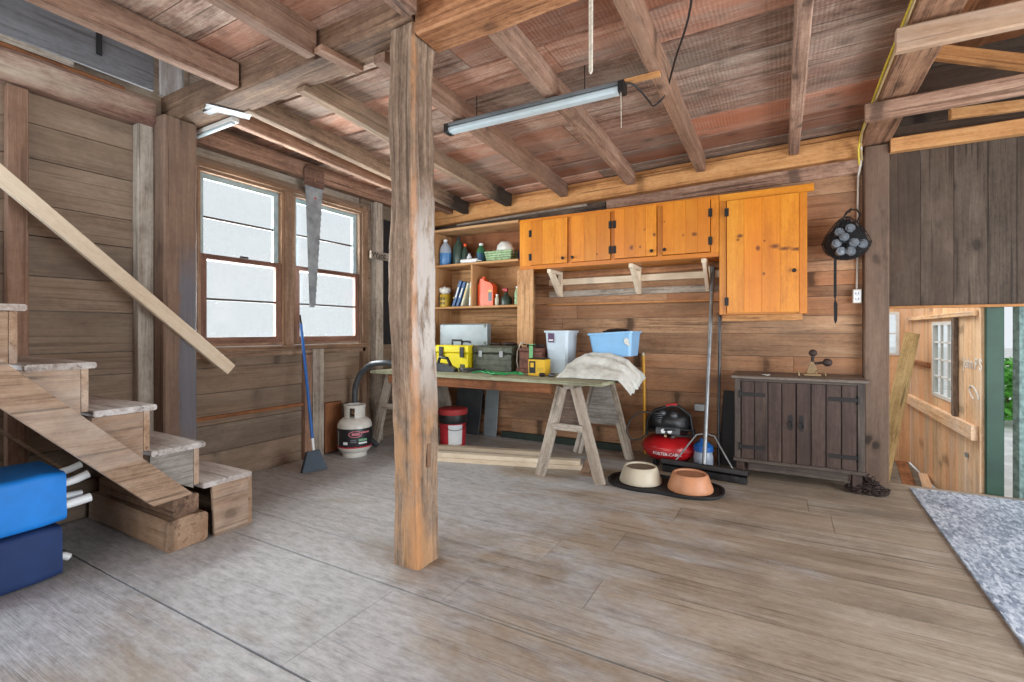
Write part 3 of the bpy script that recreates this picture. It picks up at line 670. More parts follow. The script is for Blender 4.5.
# grey hatch board over the stairs, with its shelf strips
t = thing('hatch_board', (-3.95, .9, 2.92), 'large grey-blue painted board hanging over the stairs at top left', 'hatch board')
m = MB(); m.box(-3.95, -3.925, -1.2, 1.755, 2.925, 3.32, 'y'); obj('panel', m, W['bluegrey'], t)
m = MB(); m.box(-3.92, -3.91, 1.42, 1.45, 3.02, 3.16, 'z'); obj('slot', m, P['black'], t)
timber('whitewashed_board', 'whitish worn board end beside the grey hatch at top left', 'board', (-3.90, 1.86, 2.90), (-3.90, 1.86, 3.5), .16, .025, W['tread'], (1, 0, 0), rough=.001, ch=.003)
timber('ledge_strip', 'orange-brown strip lying on the stair wall beam below the hatch', 'strip', (-3.89, -1.2, 2.83), (-3.87, 1.55, 2.83), .05, .03, W['roof'], rough=.002, ch=.004)
timber('ledge_strip', 'grey narrow strip between the hatch board and the stair beam', 'strip', (-3.915, -1.2, 2.885), (-3.915, 1.3, 2.885), .03, .045, W['grey'], rough=.002, ch=.004)
# ================================================================== STAIRS
t = thing('staircase', (-3.36, .8, 0), 'steep wooden staircase climbing left along the stair wall with plank stringer', 'staircase')
SX = -2.885
steps = [(1.53, 1.82, .33), (1.275, 1.545, .575), (1.03, 1.30, .815), (.79, 1.045, 1.058), (.535, .80, 1.318), (.28, .55, 1.56), (.03, .295, 1.805)]
for i, (y0, y1, z) in enumerate(steps):
    xw = -3.68 if y1 > 1.7 else -3.81
    m = MB(); m.board((xw, (y0 + y1) / 2, z - .016), (SX + .012, (y0 + y1) / 2, z - .016 - (.006 if i % 2 else 0)), y1 - y0, .03, (0, 0, 1), ch=.007, rough=.002, n=10)
    obj('tread', m, W['tread'], t)
    if i: m = MB(); m.box(-3.80, SX - .003, y1 - .055, y1 - .028, steps[i - 1][2] + .001, z - .032, 'x', ch=.003); obj('riser', m, W['stair'], t)
m = MB(); m.box(-3.68, SX - .003, 1.805, 1.83, 0, .312, 'x', ch=.003); obj('riser', m, W['stair'], t)
# open-side cheek boards filling the steps above the stringer
for i, (y0, y1, z) in enumerate(steps[1:], 1):
    m = MB(); zl = z - .30
    m.prism([(y0 - .0, z - .034), (y1 - .057, z - .034), (y1 - .057, steps[i - 1][2] - .015 if i == 1 else steps[i - 1][2] - .13), (y0, zl + .16)], (SX - .025, 0, 0), (0, 1, 0), (0, 0, 1), .02)
    obj('side_board', m, W['ply'] if i == 1 else W['stair'], t)
m = MB(); m.prism([(1.60, 0.0), (1.80, 0.0), (1.80, .30), (1.585, .30)], (SX - .012, 0, 0), (0, 1, 0), (0, 0, 1), .02); obj('side_board', m, W['stair'], t)
# stringer: wide plank, bevelled at the foot
m = MB()
def sl(y): return .30 - 1.043 * (y - 1.275)      # lower edge
m.prism([(1.275, .285), (1.465, .297), (-.1, .297 + 1.043 * 1.565), (-.1, sl(-.1))], (SX - .003, 0, 0), (0, 1, 0), (0, 0, 1), .04)
obj('stringer', m, W['stair'], t)
m = MB(); m.prism([(1.275, .285), (1.30, .285), (-.1, .31 + 1.043 * 1.375), (-.1, sl(-.1))], (-3.81, 0, 0), (0, 1, 0), (0, 0, 1), .04); obj('stringer', m, W['stair'], t)
m = MB(); m.box(-3.80, SX - .04, .55, .585, 0, .98, 'z', ch=.003); obj('under_panel', m, W['roof'], t)
timber('base_timber', 'thick squared timber lying on the floor under the stair foot', 'timber', (-3.83, 1.46, .085), (-2.875, 1.452, .085), .215, .168, W['stair'], rough=.008, n=20, ch=.015)
timber('timber_block', 'short timber block on top of the thick stair foot timber', 'timber', (-3.75, 1.44, .226), (-2.90, 1.455, .226), .135, .105, W['beam'], rough=.005, n=16, ch=.008)
timber('handrail', 'new pale lumber handrail slanting down past the corner post', 'handrail', (-3.664, .15, 2.735), (-3.664, 2.15, .905), .04, .088, W['fir'], ch=.004, rough=.0005)
# ================================================================== FOLDED CHAIR BUNDLES UNDER THE STAIRS
def bag(name, lab, mat, x0, x1, y0, y1, z0, z1, tubes):
    t = thing(name, ((x0 + x1) / 2, (y0 + y1) / 2, z0), lab, 'bag', 'stacked fabric bags under the stairs')
    m = MB(); n = 14; vs = []; gs = []; fs = []; prof = []
    cx, cz_ = (x0 + x1) / 2, (z0 + z1) / 2; hw, hh = (x1 - x0) / 2, (z1 - z0) / 2; K = 36
    for i in range(n + 1):
        tt = i / n; y = y0 + (y1 - y0) * tt; e = 1.0
        if i in (0, n): e = .955
        for k in range(K):
            a = 2 * math.pi * k / K; ca, sa = math.cos(a), math.sin(a)
            x = math.copysign(abs(ca) ** .22, ca) * hw * e; zz = math.copysign(abs(sa) ** .22, sa) * hh * e
            nn = noise.noise(Vector((x * 5, y * 6, zz * 5))) * .012 + noise.noise(Vector((x * 14, y * 17, zz * 12))) * .005
            vs.append((cx + x + nn, y, max(cz_ + zz + nn, z0 + .001))); gs.append((y, x, zz))
    for i in range(n):
        for k in range(K):
            k2 = (k + 1) % K; fs.append((i * K + k, (i + 1) * K + k, (i + 1) * K + k2, i * K + k2))
    fs.append(tuple(range(K))); fs.append(tuple(n * K + k for k in range(K - 1, -1, -1)))
    m.add(vs, fs, gs); obj('fabric_cover', m, mat, t, smooth=50)
    for (x, z, L, dz, r) in tubes:
        m = MB(); m.tube([(x, y1 - .05, z), (x + .0, y1 + L * .5, z + dz * .5), (x, y1 + L, z + dz)], r, 12); obj('tube', m, P['pvc'], t, smooth=50)
bag('fabric_bag', 'navy fabric bag on the floor under the stairs with one white tube end', P['navy'], -3.42, -3.045, -.2, .975, 0.0, .262, [(-3.09, .105, .035, -.03, .018)])
bag('fabric_bag', 'bright blue fabric bag on the navy bag with white tubes poking out', P['blue'], -3.42, -3.03, -.2, .985, .263, .525, [(-3.06, .345, .10, .012, .022), (-3.12, .375, .085, -.005, .018), (-3.07, .445, .095, .03, .02), (-3.14, .485, .09, .03, .018)])
# ================================================================== LEFT WALL THINGS
t = thing('hand_saw', (-3.80, 3.0, 1.41), 'long old crosscut saw hanging point down in front of the windows', 'saw')
m = MB(); 
teeth = []; N = 40
zt, zb = 2.56, 1.42
for i in range(N + 1):
    f = i / N; yb = 3.105 + (3.02 - 3.105) * f; teeth.append((yb + (.008 if i % 2 else 0), zt + (zb + .02 - zt) * f))
m.prism([(2.96, zb), (2.915, zt)] + teeth + [(3.01, zb)], (-3.797, 0, 0), (0, 1, 0), (0, 0, 1), .003); obj('blade', m, P['sawsteel'], t)
m = MB(); m.prism([(2.905, 2.54), (3.11, 2.54), (3.115, 2.70), (3.09, 2.735), (2.94, 2.735), (2.905, 2.70)], (-3.806, 0, 0), (0, 1, 0), (0, 0, 1), .022); h = obj('handle', m, W['sawhandle'], t)
for y, z in ((2.95, 2.66), (3.06, 2.66), (3.005, 2.60)):
    m = MB(); m.lathe([(.0, .0), (.012, .001), (.012, .008), (0, .009)], (-3.784, y, z), 10, Matrix.Rotation(math.radians(90), 4, 'Y')); obj('rivet', m, P['brass'], h)
m = MB(); m.lathe([(0, 0), (.011, .001), (0, .004)], (-3.7935, 3.02, 2.44), 10, Matrix.Rotation(math.radians(90), 4, 'Y')); obj('red_dot', m, P['redprint'], t)
# broom
t = thing('broom', (-3.45, 2.74, 0), 'blue-handled broom leaning on the window wall with slate head', 'broom')
hb = Vector((-3.49, 2.765, .155)); ht = Vector((-3.80, 2.865, 1.345))
m = MB(); m.tube([hb + (ht - hb) * .10, ht - (ht - hb) * .07], .0135, 12); obj('handle', m, P['broomblue'], t, smooth=50)
m = MB(); m.tube([ht - (ht - hb) * .07, ht], .010, 10, .006); obj('handle_tip', m, P['iron'], t, smooth=50)
m = MB(); m.tube([hb, hb + (ht - hb) * .11], .012, 10); obj('ferrule', m, P['pvc'], t, smooth=50)
m = MB(); m.prism([(-.055, .175), (.055, .175), (.118, .0), (-.115, .012)], (-3.475, 2.745, .004), (.12, .99, 0), (-.12, .01, .99), .035); obj('head', m, P['broomhead'], t)
# propane tank
TC = Vector((-3.605, 3.325, 0)); TR = .172
t = thing('propane_tank', TC, 'off-white propane tank with black label on the floor below the window', 'gas tank')
m = MB(); m.lathe([(.10, .035), (.14, .05), (.165, .085), (TR, .12), (TR, .30), (.168, .335), (.15, .37), (.115, .395), (.06, .41), (0, .415)], TC, 40); obj('body', m, P['tank'], t, smooth=50)
m = MB(); m.lathe([(.118, 0), (.122, .0), (.122, .045), (.116, .045)], TC, 32); obj('foot_ring', m, P['tank'], t, smooth=40)
m = MB()
for a0, a1 in ((-2.9, -1.25), (-.75, .7), (1.2, 2.6)):
    m.lathe([(.098, .40), (.103, .40), (.105, .50), (.108, .525), (.100, .53), (.098, .50), (.098, .40)], TC, 14, None, a0, a1)
m.lathe([(.100, .505), (.108, .505), (.110, .53), (.101, .532), (.100, .505)], TC, 36)
obj('collar', m, P['tank'], t, smooth=40)
m = MB(); m.lathe([(.028, .40), (.028, .45), (.018, .46), (.018, .485), (.034, .49), (.034, .515), (0, .517)], TC, 14); m.tube([TC + Vector((0, 0, .455)), TC + Vector((.03, -.055, .455))], .016, 10); obj('valve', m, P['brass'], t, smooth=40)
va = math.atan2(-TC.y, -TC.x)      # towards the doorway side of the room
m = MB(); m.lathe([(TR + .0005, .115), (TR + .001, .118), (TR + .001, .298), (TR + .0005, .300)], TC, 36, None, va - 1.5, va + 1.45); lb = obj('label', m, P['label'], t, smooth=60)
def onT(a, z, hw, hh, mat, nm, r=.0018):
    q = MB(); q.lathe([(TR + r, z - hh), (TR + r, z + hh)], TC, 8, None, va + a - hw, va + a + hw); return obj(nm, q, mat, lb)
onT(0, .112, 1.45, .009, P['redprint'], 'red_band')
onT(-1.1, .20, .02, .075, P['pvc'], 'white_rule')
onT(.48, .185, .26, .011, P['greenprint'], 'green_strip'); onT(.48, .155, .26, .009, P['pvc'], 'white_strip'); onT(-.55, .155, .14, .014, P['pvc'], 'white_strip')
onT(-.08, .168, .18, .006, P['lampgrey'], 'grey_line'); onT(-.08, .187, .16, .006, P['lampgrey'], 'grey_line')
m = MB(); q = []
for k in range(25):
    a = 2 * math.pi * k / 24; q.append(TC + Vector((math.cos(va + .02 + .36 * math.cos(a)), math.sin(va + .02 + .36 * math.cos(a)), 0)) * (TR + .003) + Vector((0, 0, .247 + .030 * math.sin(a))))
m.tube(q[:-1], .0042, 6, closed=True); obj('oval_emblem', m, P['pink'], lb)
onT(.06, .247, .22, .012, P['pink'], 'emblem_bar'); onT(.62, .262, .28, .008, P['pink'], 'emblem_bar')
for o_ in [t] : o_.scale = (.94, .94, .92)
# vacuum hose in the corner
m = MB(); q = [(-3.05, 3.66, .834), (-3.18, 3.60, .85), (-3.36, 3.50, .895), (-3.56, 3.48, .87), (-3.71, 3.48, .76), (-3.775, 3.485, .62), (-3.79, 3.49, .47), (-3.76, 3.52, .30), (-3.68, 3.56, .12), (-3.52, 3.56, .032)]
pts = []
for i in range(len(q) - 1):
    for k in range(6): pts.append(Vector(q[i]).lerp(Vector(q[i + 1]), k / 6))
for _ in range(3): pts = [pts[0]] + [(pts[i - 1] + pts[i] * 2 + pts[i + 1]) / 4 for i in range(1, len(pts) - 1)] + [pts[-1]]
m.tube(pts, .029, 12); obj('vacuum_hose', m, P['greysteel'], None, 'black ribbed hose curving down beside the left sawhorse', 'hose', smooth=60)
# ================================================================== OPEN SHELVES AND CABINETS ON THE BACK WALL
t = thing('shelf_unit', (-2.95, 4.58, .80), 'open pine shelf unit left of the orange cabinets full of bottles and books', 'shelves')
SY0, SY1 = 4.40, 4.765
m = MB(); m.box(-3.52, -2.385, SY0, SY1, 2.335, 2.362, 'x', ch=.003); obj('top_board', m, W['shelf'], t)
for z in (1.932, 1.452):
    m = MB(); m.box(-3.49, -2.385, SY0, SY1, z, z + .024, 'x', ch=.003); obj('shelf', m, W['shelf'], t)
m = MB(); m.box(-3.52, -3.492, SY0, SY1, .802, 2.334, 'z', ch=.003); obj('side_panel', m, W['shelf'], t)
m = MB(); m.box(-2.384, -2.365, SY0, SY1, .802, 1.83, 'z', ch=.003); obj('side_panel', m, W['shelf'], t)
m = MB(); m.box(-2.985, -2.962, SY0 + .01, SY1, 1.477, 1.931, 'z', ch=.003); obj('divider', m, W['shelf'], t)
m = MB(); m.box(-2.384, -2.200, SY0 - .02, SY0 - .001, .802, 1.83, 'z', ch=.003); obj('face_board', m, W['shelf'], t)
for z0, z1 in ((.82, 1.10), (1.105, 1.45), (1.478, 1.93), (1.958, 2.333)):
    m = MB(); m.box(-3.49, -2.386, 4.752, 4.766, z0, z1, 'x'); obj('back_board', m, W['shelf'] if z0 < 1.5 and z0 > 1 else W['roof'] if z0 > 1.9 else W['shelf'], t)
def hinge(x, y, z, par):
    m = MB(); m.box(x - .016, x - .003, y - .004, y, z - .034, z + .034, 'z', ch=.001); m.box(x + .003, x + .016, y - .004, y, z - .034, z + .034, 'z', ch=.001)
    m.tube([(x, y - .004, z - .036), (x, y - .004, z + .036)], .0045, 8); obj('hinge', m, P['iron'], par)
def knob(x, y, z, par, s=1.0):
    m = MB(); m.lathe([(.006 * s, 0), (.006 * s, .010), (.014 * s, .014), (.016 * s, .020), (.012 * s, .026), (0, .027)], (x, y, z), 14, Matrix.Rotation(math.radians(90), 4, 'X')); obj('knob', m, P['iron'], par, smooth=50)
def door(x0, x1, z0, z1, par, hx, kx, kz, hz, nb):
    y = SY0 - .020
    m = MB(); k = nb
    for i in range(k): m.box(x0 + (x1 - x0) * i / k + .0003, x0 + (x1 - x0) * (i + 1) / k - .0003, y, SY0 - .001, z0, z1, 'z', ch=.0015)
    d = obj('door', m, W['pine_tall'] if z0 < 1.5 else W['pine_long'], par)
    for z in hz: hinge(hx, y, z, d)
    knob(kx, y, kz, d, 1.0)
t = thing('wall_cabinet', (-1.41, 4.58, 1.83), 'long orange pine wall cabinet with four small doors', 'cabinet', 'orange pine wall cabinets')
C0, C1, Z0, Z1 = -2.365, -.452, 1.832, 2.352
m = MB(); m.box(C0, C1, SY0 + .02, SY1, Z0, Z0 + .018, 'x'); m.box(C0, C1, SY0 + .02, SY1, Z1 - .018, Z1, 'x'); m.box(C0, C0 + .018, SY0 + .02, SY1, Z0 + .02, Z1 - .02, 'z'); m.box(C1 - .018, C1, SY0 + .02, SY1, Z0 + .02, Z1 - .02, 'z'); m.box(C0 + .02, C1 - .02, SY1 - .012, SY1, Z0 + .02, Z1 - .02, 'x')
obj('body', m, W['pine'], t)
m = MB(); m.box(C0, C1, SY0, SY0 + .02, 2.318, Z1, 'x', ch=.002); m.box(C0, C1, SY0, SY0 + .02, Z0, 1.872, 'x', ch=.002)
for a, b in ((C0, -2.235), (-1.822, -1.785), (-1.388, -1.352), (-.962, -.915), (-.515, C1)): m.box(a, b, SY0 - .0, SY0 + .02, 1.872, 2.318, 'z', ch=.002)
obj('face_frame', m, W['pine'], t)
door(-2.230, -1.826, 1.874, 2.316, t, -2.232, -1.868, 1.918, (2.195, 1.955), 3)
door(-1.781, -1.392, 1.874, 2.322, t, -1.390, -1.765, 1.918, (2.195, 1.960), 3)
door(-1.348, -.966, 1.876, 2.330, t, -1.350, -1.005, 1.918, (2.195, 1.960), 4)
door(-.911, -.519, 1.876, 2.336, t, -.517, -.893, 1.920, (2.205, 1.966), 4)
t = thing('wall_cabinet', (-.13, 4.58, 1.33), 'tall orange pine wall cabinet with one large knotty door', 'cabinet', 'orange pine wall cabinets')
C0, C1, Z0, Z1 = -.448, .186, 1.338, 2.345
m = MB(); m.box(C0, C1, SY0 + .02, SY1, Z0, Z0 + .018, 'x'); m.box(C0, C1, SY0 + .02, SY1, Z1 - .018, Z1, 'x'); m.box(C0, C0 + .018, SY0 + .02, SY1, Z0 + .02, Z1 - .02, 'z'); m.box(C1 - .018, C1, SY0 + .02, SY1, Z0 + .02, Z1 - .02, 'z'); m.box(C0 + .02, C1 - .02, SY1 - .012, SY1, Z0 + .02, Z1 - .02, 'x')
obj('body', m, W['pine'], t)
m = MB(); m.box(C0, C1 + .045, SY0 - .004, SY0 + .02, 2.292, Z1 + .005, 'x', ch=.002); m.box(C0, C0 + .055, SY0, SY0 + .02, Z0, 2.29, 'z', ch=.002); m.box(C1 - .055, C1, SY0, SY0 + .02, Z0, 2.29, 'z', ch=.002)
obj('face_frame', m, W['pine'], t)
m = MB(); m.box(C0 + .02, C1 - .03, SY0 + .05, SY0 + .07, 1.285, 1.336, 'x', ch=.002); obj('bottom_rail', m, W['orange'], t)
door(-.388, .130, 1.352, 2.286, t, -.390, .097, 1.676, (2.192, 1.446), 4)
# shelf brackets and boards on the wall under the cabinet
for x, lab in ((-2.045, 'left pale wooden shelf bracket under the four-door cabinet'), (-1.21, 'middle pale wooden shelf bracket under the four-door cabinet'), (-.575, 'right pale wooden shelf bracket, beside the leaning broom pole')):
    t = thing('shelf_bracket', (x, 4.72, 1.56), lab, 'bracket', 'wooden shelf brackets')
    m = MB(); m.box(x - .02, x + .02, 4.705, 4.745, 1.565, 1.828, 'z', ch=.002); obj('upright', m, W['fir'], t)
    m = MB(); m.box(x - .02, x + .02, 4.43, 4.704, 1.79, 1.828, 'y', ch=.002); obj('arm', m, W['fir'], t)
    m = MB(); m.prism([(4.44, 1.789), (4.56, 1.789), (4.704, 1.67), (4.704, 1.572), (4.67, 1.572)], (x - .015, 0, 0), (0, 1, 0), (0, 0, 1), .03); obj('strut', m, W['fir'], t)
for z0, z1, mt, lab in ((1.70, 1.762, 'fir', 'upper pale batten along the wall behind the shelf brackets'), (1.572, 1.635, 'grey', 'lower pale batten along the wall behind the shelf brackets'), (1.775, 1.825, 'orangebeam', 'reddish board on the wall just under the four-door cabinet')):
    m = MB(); m.box(-2.19, -.46, 4.748, 4.772, z0 - .008, z1 - .008, 'x', ch=.002); obj('wall_batten', m, W[mt], None, lab, 'batten', 'battens under the orange cabinet')
m = MB(); m.box(-2.19, -.46, 4.70, 4.774, 1.472, 1.49, 'x', ch=.002); obj('ledge_board', m, W['orange'], None, 'narrow orange ledge board on the wall under the battens', 'ledge')
# ------------------------------------------------------------------ things on the shelves
def jug(name, lab, cat, c, prof, mat, parts=(), group=None, sx=1, sy=1, seg=20):
    t = thing(name, c, lab, cat, group)
    m = MB(); m.lathe(prof, c, seg, None, 0, 2 * math.pi, sx, sy); obj('body', m, mat, t, smooth=50)
    for nm, pr, mt in parts:
        m = MB(); m.lathe(pr, c, 14); obj(nm, m, mt, t, smooth=50)
    return t
G = 'bottles and jugs on the top shelf'
S1, S2 = 1.9565, 1.4765
c = Vector((-3.42, 4.53, S1))
t = jug('jug', 'translucent jug of blue liquid at left end of the top shelf', 'jug', c, [(.07, 0), (.075, .01), (.075, .15)], P['jugblue'], [('cap', [(.022, .285), (.022, .31), (0, .311)], P['pvc'])], G, 1, .8)
m = MB(); m.lathe([(.075, .151), (.075, .18), (.06, .235), (.025, .272), (.02, .285), (0, .286)], c, 20, None, 0, 2 * math.pi, 1, .8); obj('upper_body', m, P['jugclear'], t, smooth=50)
c = Vector((-3.265, 4.57, S1))
t = jug('jug', 'dark green oil jug next to the blue jug on the top shelf', 'jug', c, [(.065, 0), (.07, .01), (.07, .20), (.05, .25), (.022, .29), (.02, .30)], P['darkgreen'], [('cap', [(.024, .30), (.024, .33), (0, .331)], P['black'])], G, 1, .75)
m = MB(); m.tube([c + Vector((.045, 0, .25)), c + Vector((.085, 0, .245)), c + Vector((.08, 0, .15)), c + Vector((.06, 0, .12))], .01, 8); obj('handle', m, P['black'], t, smooth=60)
jug('bottle', 'narrow dark bottle with orange cap on the top shelf', 'bottle', Vector((-3.150, 4.54, S1)), [(.034, 0), (.036, .01), (.036, .15), (.018, .19), (.014, .21)], P['darkgreen'], [('cap', [(.017, .21), (.017, .24), (0, .241)], P['orangejug'])], G)
jug('bottle', 'small white bottle in front of the brown carton on the top shelf', 'bottle', Vector((-3.075, 4.515, S1)), [(.03, 0), (.03, .08), (.016, .10), (.014, .11)], P['pvc'], [('cap', [(.015, .11), (.015, .125), (0, .126)], P['lampgrey'])], G)
c = Vector((-2.945, 4.56, S1))
t = jug('bottle', 'slim green bottle in the middle of the top shelf', 'bottle', c, [(.05, 0), (.052, .01), (.052, .13), (.045, .16), (.022, .19), (.02, .205)], P['greenbottle'], [('cap', [(.024, .205), (.024, .23), (0, .231)], P['pvc']), ('label', [(.0526, .03), (.0528, .032), (.0528, .12), (.0526, .122)], P['bookblue'])], G)
m = MB(); m.box(-3.10, -3.02, 4.60, 4.70, S1, S1 + .105, 'z', ch=.002); obj('carton', m, P['amber'], None, 'small red-brown carton behind the white tube on the top shelf', 'box')
t = thing('caulk_tube', (-3.03, 4.46, S1), 'white sealant tube lying on its side on the top shelf', 'tube')
m = MB(); m.tube([(-3.14, 4.455, S1 + .026), (-2.93, 4.455, S1 + .026)], .025, 14); obj('body', m, P['pvc'], t, smooth=50)
m = MB(); m.tube([(-2.93, 4.455, S1 + .026), (-2.87, 4.455, S1 + .018)], .009, 8, .004); obj('nozzle', m, P['paper'], t, smooth=50)
t = thing('basket', (-2.66, 4.54, S1), 'pale green basket with a white cloth on the top shelf', 'basket')
m = MB(); hx, hy = .165, .085
for zz, k in ((0, .86), (.02, .9), (.045, .93), (.07, .96), (.095, .99)):
    q = [(-hx * k, -hy * k), (hx * k, -hy * k), (hx * k, hy * k), (-hx * k, hy * k)]
    m.tube([(-2.66 + a, 4.54 + b, S1 + .008 + zz) for a, b in q], .012, 6, closed=True)
m.box(-2.66 - .14, -2.66 + .14, 4.54 - .07, 4.54 + .07, S1 + .001, S1 + .01, 'x'); obj('basket_body', m, P['basket'], t)
m = MB(); m.ball((-2.62, 4.54, S1 + .12), .11, .065, .10, 18, 12, lambda q: q * (1 + .22 * noise.noise(q * 2.7))); obj('cloth_lining', m, P['paper'], t, smooth=80)
jug('bottle', 'short black bottle at right end of the top shelf by the basket', 'bottle', Vector((-2.445, 4.60, S1)), [(.04, 0), (.042, .01), (.042, .10), (.02, .13), (.02, .14)], P['navy'], [('cap', [(.022, .14), (.022, .16), (0, .161)], P['black'])], G)
c = Vector((-3.415, 4.52, S2))
t = thing('can', c, 'yellow can with crumpled paper on it on the lower shelf', 'can')
m = MB(); m.lathe([(.062, 0), (.064, .004), (.064, .145), (.06, .15), (0, .15)], c, 22); obj('body', m, P['canyellow'], t, smooth=40)
m = MB()
for a in range(3): m.box(c.x - .04 + a * .03, c.x - .025 + a * .03, c.y - .0655, c.y - .0635, S2 + .03, S2 + .06, 'z'); m.box(c.x - .04 + a * .03, c.x - .025 + a * .03, c.y - .0655, c.y - .0635, S2 + .08, S2 + .115, 'z')
obj('print', m, P['black'], t)
m = MB(); m.ball((c.x - .005, c.y, S2 + .195), .075, .06, .045, 12, 8, lambda q: q * (1 + .35 * noise.noise(q * 3.3))); obj('crumpled_paper', m, P['paper'], None, 'crumpled white paper on top of the yellow can', 'paper')
jug('jar', 'small dark jar between yellow can and blue book', 'jar', Vector((-3.315, 4.58, S2)), [(.035, 0), (.036, .09), (.03, .1)], P['black'], [('lid', [(.034, .1), (.034, .12), (0, .121)], P['canyellow'])])
GB = 'books leaning on the lower shelf'
for x0, x1, hgt, mt, lab in ((-3.25, -3.14, .30, 'bookblue', 'dark blue binder leaning right on the lower shelf'), (-3.195, -3.085, .285, 'bookblue', 'second blue book leaning against the cream book'), (-3.13, -3.035, .27, 'bookcream', 'cream book leaning right on the lower shelf'), (-3.02, -3.0, .265, 'paper', 'thin white book upright against the shelf divider')):
    t = thing('book', ((x0 + x1) / 2, 4.52, S2), lab, 'book', GB)
    th = .035 if mt == 'bookblue' else .024
    d = Vector((x1 - x0, 0, hgt)).normalized(); sdw = Vector((d.z, 0, -d.x))
    b0 = Vector((x0, 4.42, S2 + .001)) ; ctr0 = b0 + sdw * th / 2 + Vector((0, .10, sdw.x * 0 + (0 if d.x < .05 else th * d.x / 2 + .004)))
    L = hgt
    q = MB(); q.board(ctr0, ctr0 + d * L, .20, th, sdw, ch=.002); obj('cover', q, P[mt], t)
    q = MB(); q.board(ctr0 + d * L * .35 + Vector((0, -.1005, 0)), ctr0 + d * L * .75 + Vector((0, -.1005, 0)), .002, th * .5, sdw); obj('spine_label', q, P['paper'] if mt == 'bookblue' else P['canyellow'], t)
t = thing('jug', (-2.84, 4.53, S2), 'bright orange plastic jug on the lower shelf', 'jug')
m = MB(); m.prism([(-.095, 0), (.095, 0), (.098, .01), (.098, .21), (.07, .25), (.045, .26), (-.01, .275), (-.03, .30), (-.07, .30), (-.075, .27), (-.098, .23), (-.098, .01)], (-2.84, 4.57, S2 + .001), (1, 0, 0), (0, 0, 1), .09); o = obj('body', m, P['orangejug'], t, smooth=40)
m = MB(); m.lathe([(.022, 0), (.022, .025), (0, .026)], (-2.89, 4.525, S2 + .302), 14); obj('cap', m, P['orangejug'], t, smooth=40)
m = MB(); m.box(-2.80, -2.755, 4.478, 4.4805, S2 + .05, S2 + .15, 'z'); obj('label', m, P['greysteel'], t)
m = MB(); m.box(-2.80, -2.755, 4.4778, 4.4803, S2 + .155, S2 + .175, 'z'); obj('yellow_label', m, P['canyellow'], t)
t = jug('spray_bottle', 'grey-green spray bottle right of the orange jug', 'spray bottle', Vector((-2.60, 4.53, S2)), [(.058, 0), (.06, .01), (.06, .07), (.045, .1), (.018, .125), (.016, .15)], P['darkgreen'])
m = MB(); m.box(-2.63, -2.585, 4.515, 4.545, S2 + .151, S2 + .19, 'x', ch=.006); m.box(-2.65, -2.63, 4.523, 4.537, S2 + .17, S2 + .185, 'x'); obj('spray_head', m, P['redprint'], t)
jug('bottle', 'black round bottle behind the spray bottle on the lower shelf', 'bottle', Vector((-2.49, 4.63, S2)), [(.05, 0), (.06, .04), (.065, .10), (.05, .15), (.022, .18), (.02, .2)], P['black'], [('cap', [(.024, .2), (.024, .22), (0, .221)], P['black'])])
jug('bottle', 'pale green bottle at right end of the lower shelf', 'bottle', Vector((-2.44, 4.49, S2)), [(.03, 0), (.032, .01), (.032, .13), (.016, .17), (.014, .18)], P['basket'], [('cap', [(.016, .18), (.016, .2), (0, .201)], P['pvc'])])
jug('bottle', 'small white bottle left of the spray bottle', 'bottle', Vector((-2.70, 4.50, S2)), [(.02, 0), (.022, .005), (.022, .08), (.012, .1), (.012, .11)], P['bookcream'], [('cap', [(.013, .11), (.013, .125), (0, .126)], P['pvc'])])
# ================================================================== WORKBENCH: SAWHORSES AND TOP
def sawhorse(x, y0, y1, lab, ply_near, splay=.26):
    t = thing('sawhorse', (x, (y0 + y1) / 2, 0), lab, 'sawhorse', 'sawhorses under the bench top')
    m = MB(); m.box(x - .045, x + .045, y0 - .02, y1 + .02, .735, .774, 'y', ch=.004); obj('top_beam', m, W['grey'], t)
    for y in (y0, y1):
        sgn = -1 if y == y0 else 1
        for sx_ in (-1, 1):
            m = MB(); m.board((x + sx_ * splay, y, -.0), (x + sx_ * .058, y, .745), .085 if True else 0, .036, (0, 1, 0), ch=.003, rough=.0015, n=6)
            for i, p in enumerate(m.v): 
                if p.z < 0: p.z = 0.0
            obj('leg', m, W['grey'], t)
    for y, s_ in ((y0, 1), (y1, -1)):
        yy = y + s_ * .024
        zl = .44 if y == y0 else .33
        k = lambda z: .058 + (splay - .058) * (1 - z / .745)
        m = MB(); m.prism([(-k(zl), zl), (k(zl), zl), (k(.73) - .004, .73), (-k(.73) + .004, .73)], (x, yy, 0), (1, 0, 0), (0, 0, 1), .010); obj('gusset', m, W['plybrown'] if y == y0 else W['ply'], t)
        m = MB(); zb = .40 if y == y0 else .30; m.box(x - k(zb) + .03, x + k(zb) - .03, y - s_ * .042, y - s_ * .019, zb, zb + .055, 'x', ch=.002); obj('cross_bar', m, W['grey'], t)
sawhorse(-1.485, 3.605, 4.45, 'weathered grey sawhorse under the right end of the bench', True)
sawhorse(-3.47, 3.72, 4.42, 'weathered grey sawhorse under the left end of the bench, behind the tank', False)
t = thing('workbench_top', (-2.33, 3.98, .774), 'long greenish work board lying across two sawhorses', 'workbench')
m = MB(); m.prism([(-3.60, 3.52), (-1.185, 3.52), (-1.10, 4.45), (-3.60, 4.45)], (0, 0, .776), (1, 0, 0), (0, 1, 0), .026); obj('top', m, W['bench'], t)
m = MB(); m.box(-3.38, -1.63, 3.545, 3.58, .69, .773, 'x', ch=.003); obj('apron', m, W['roof'], t)
BT = .8035
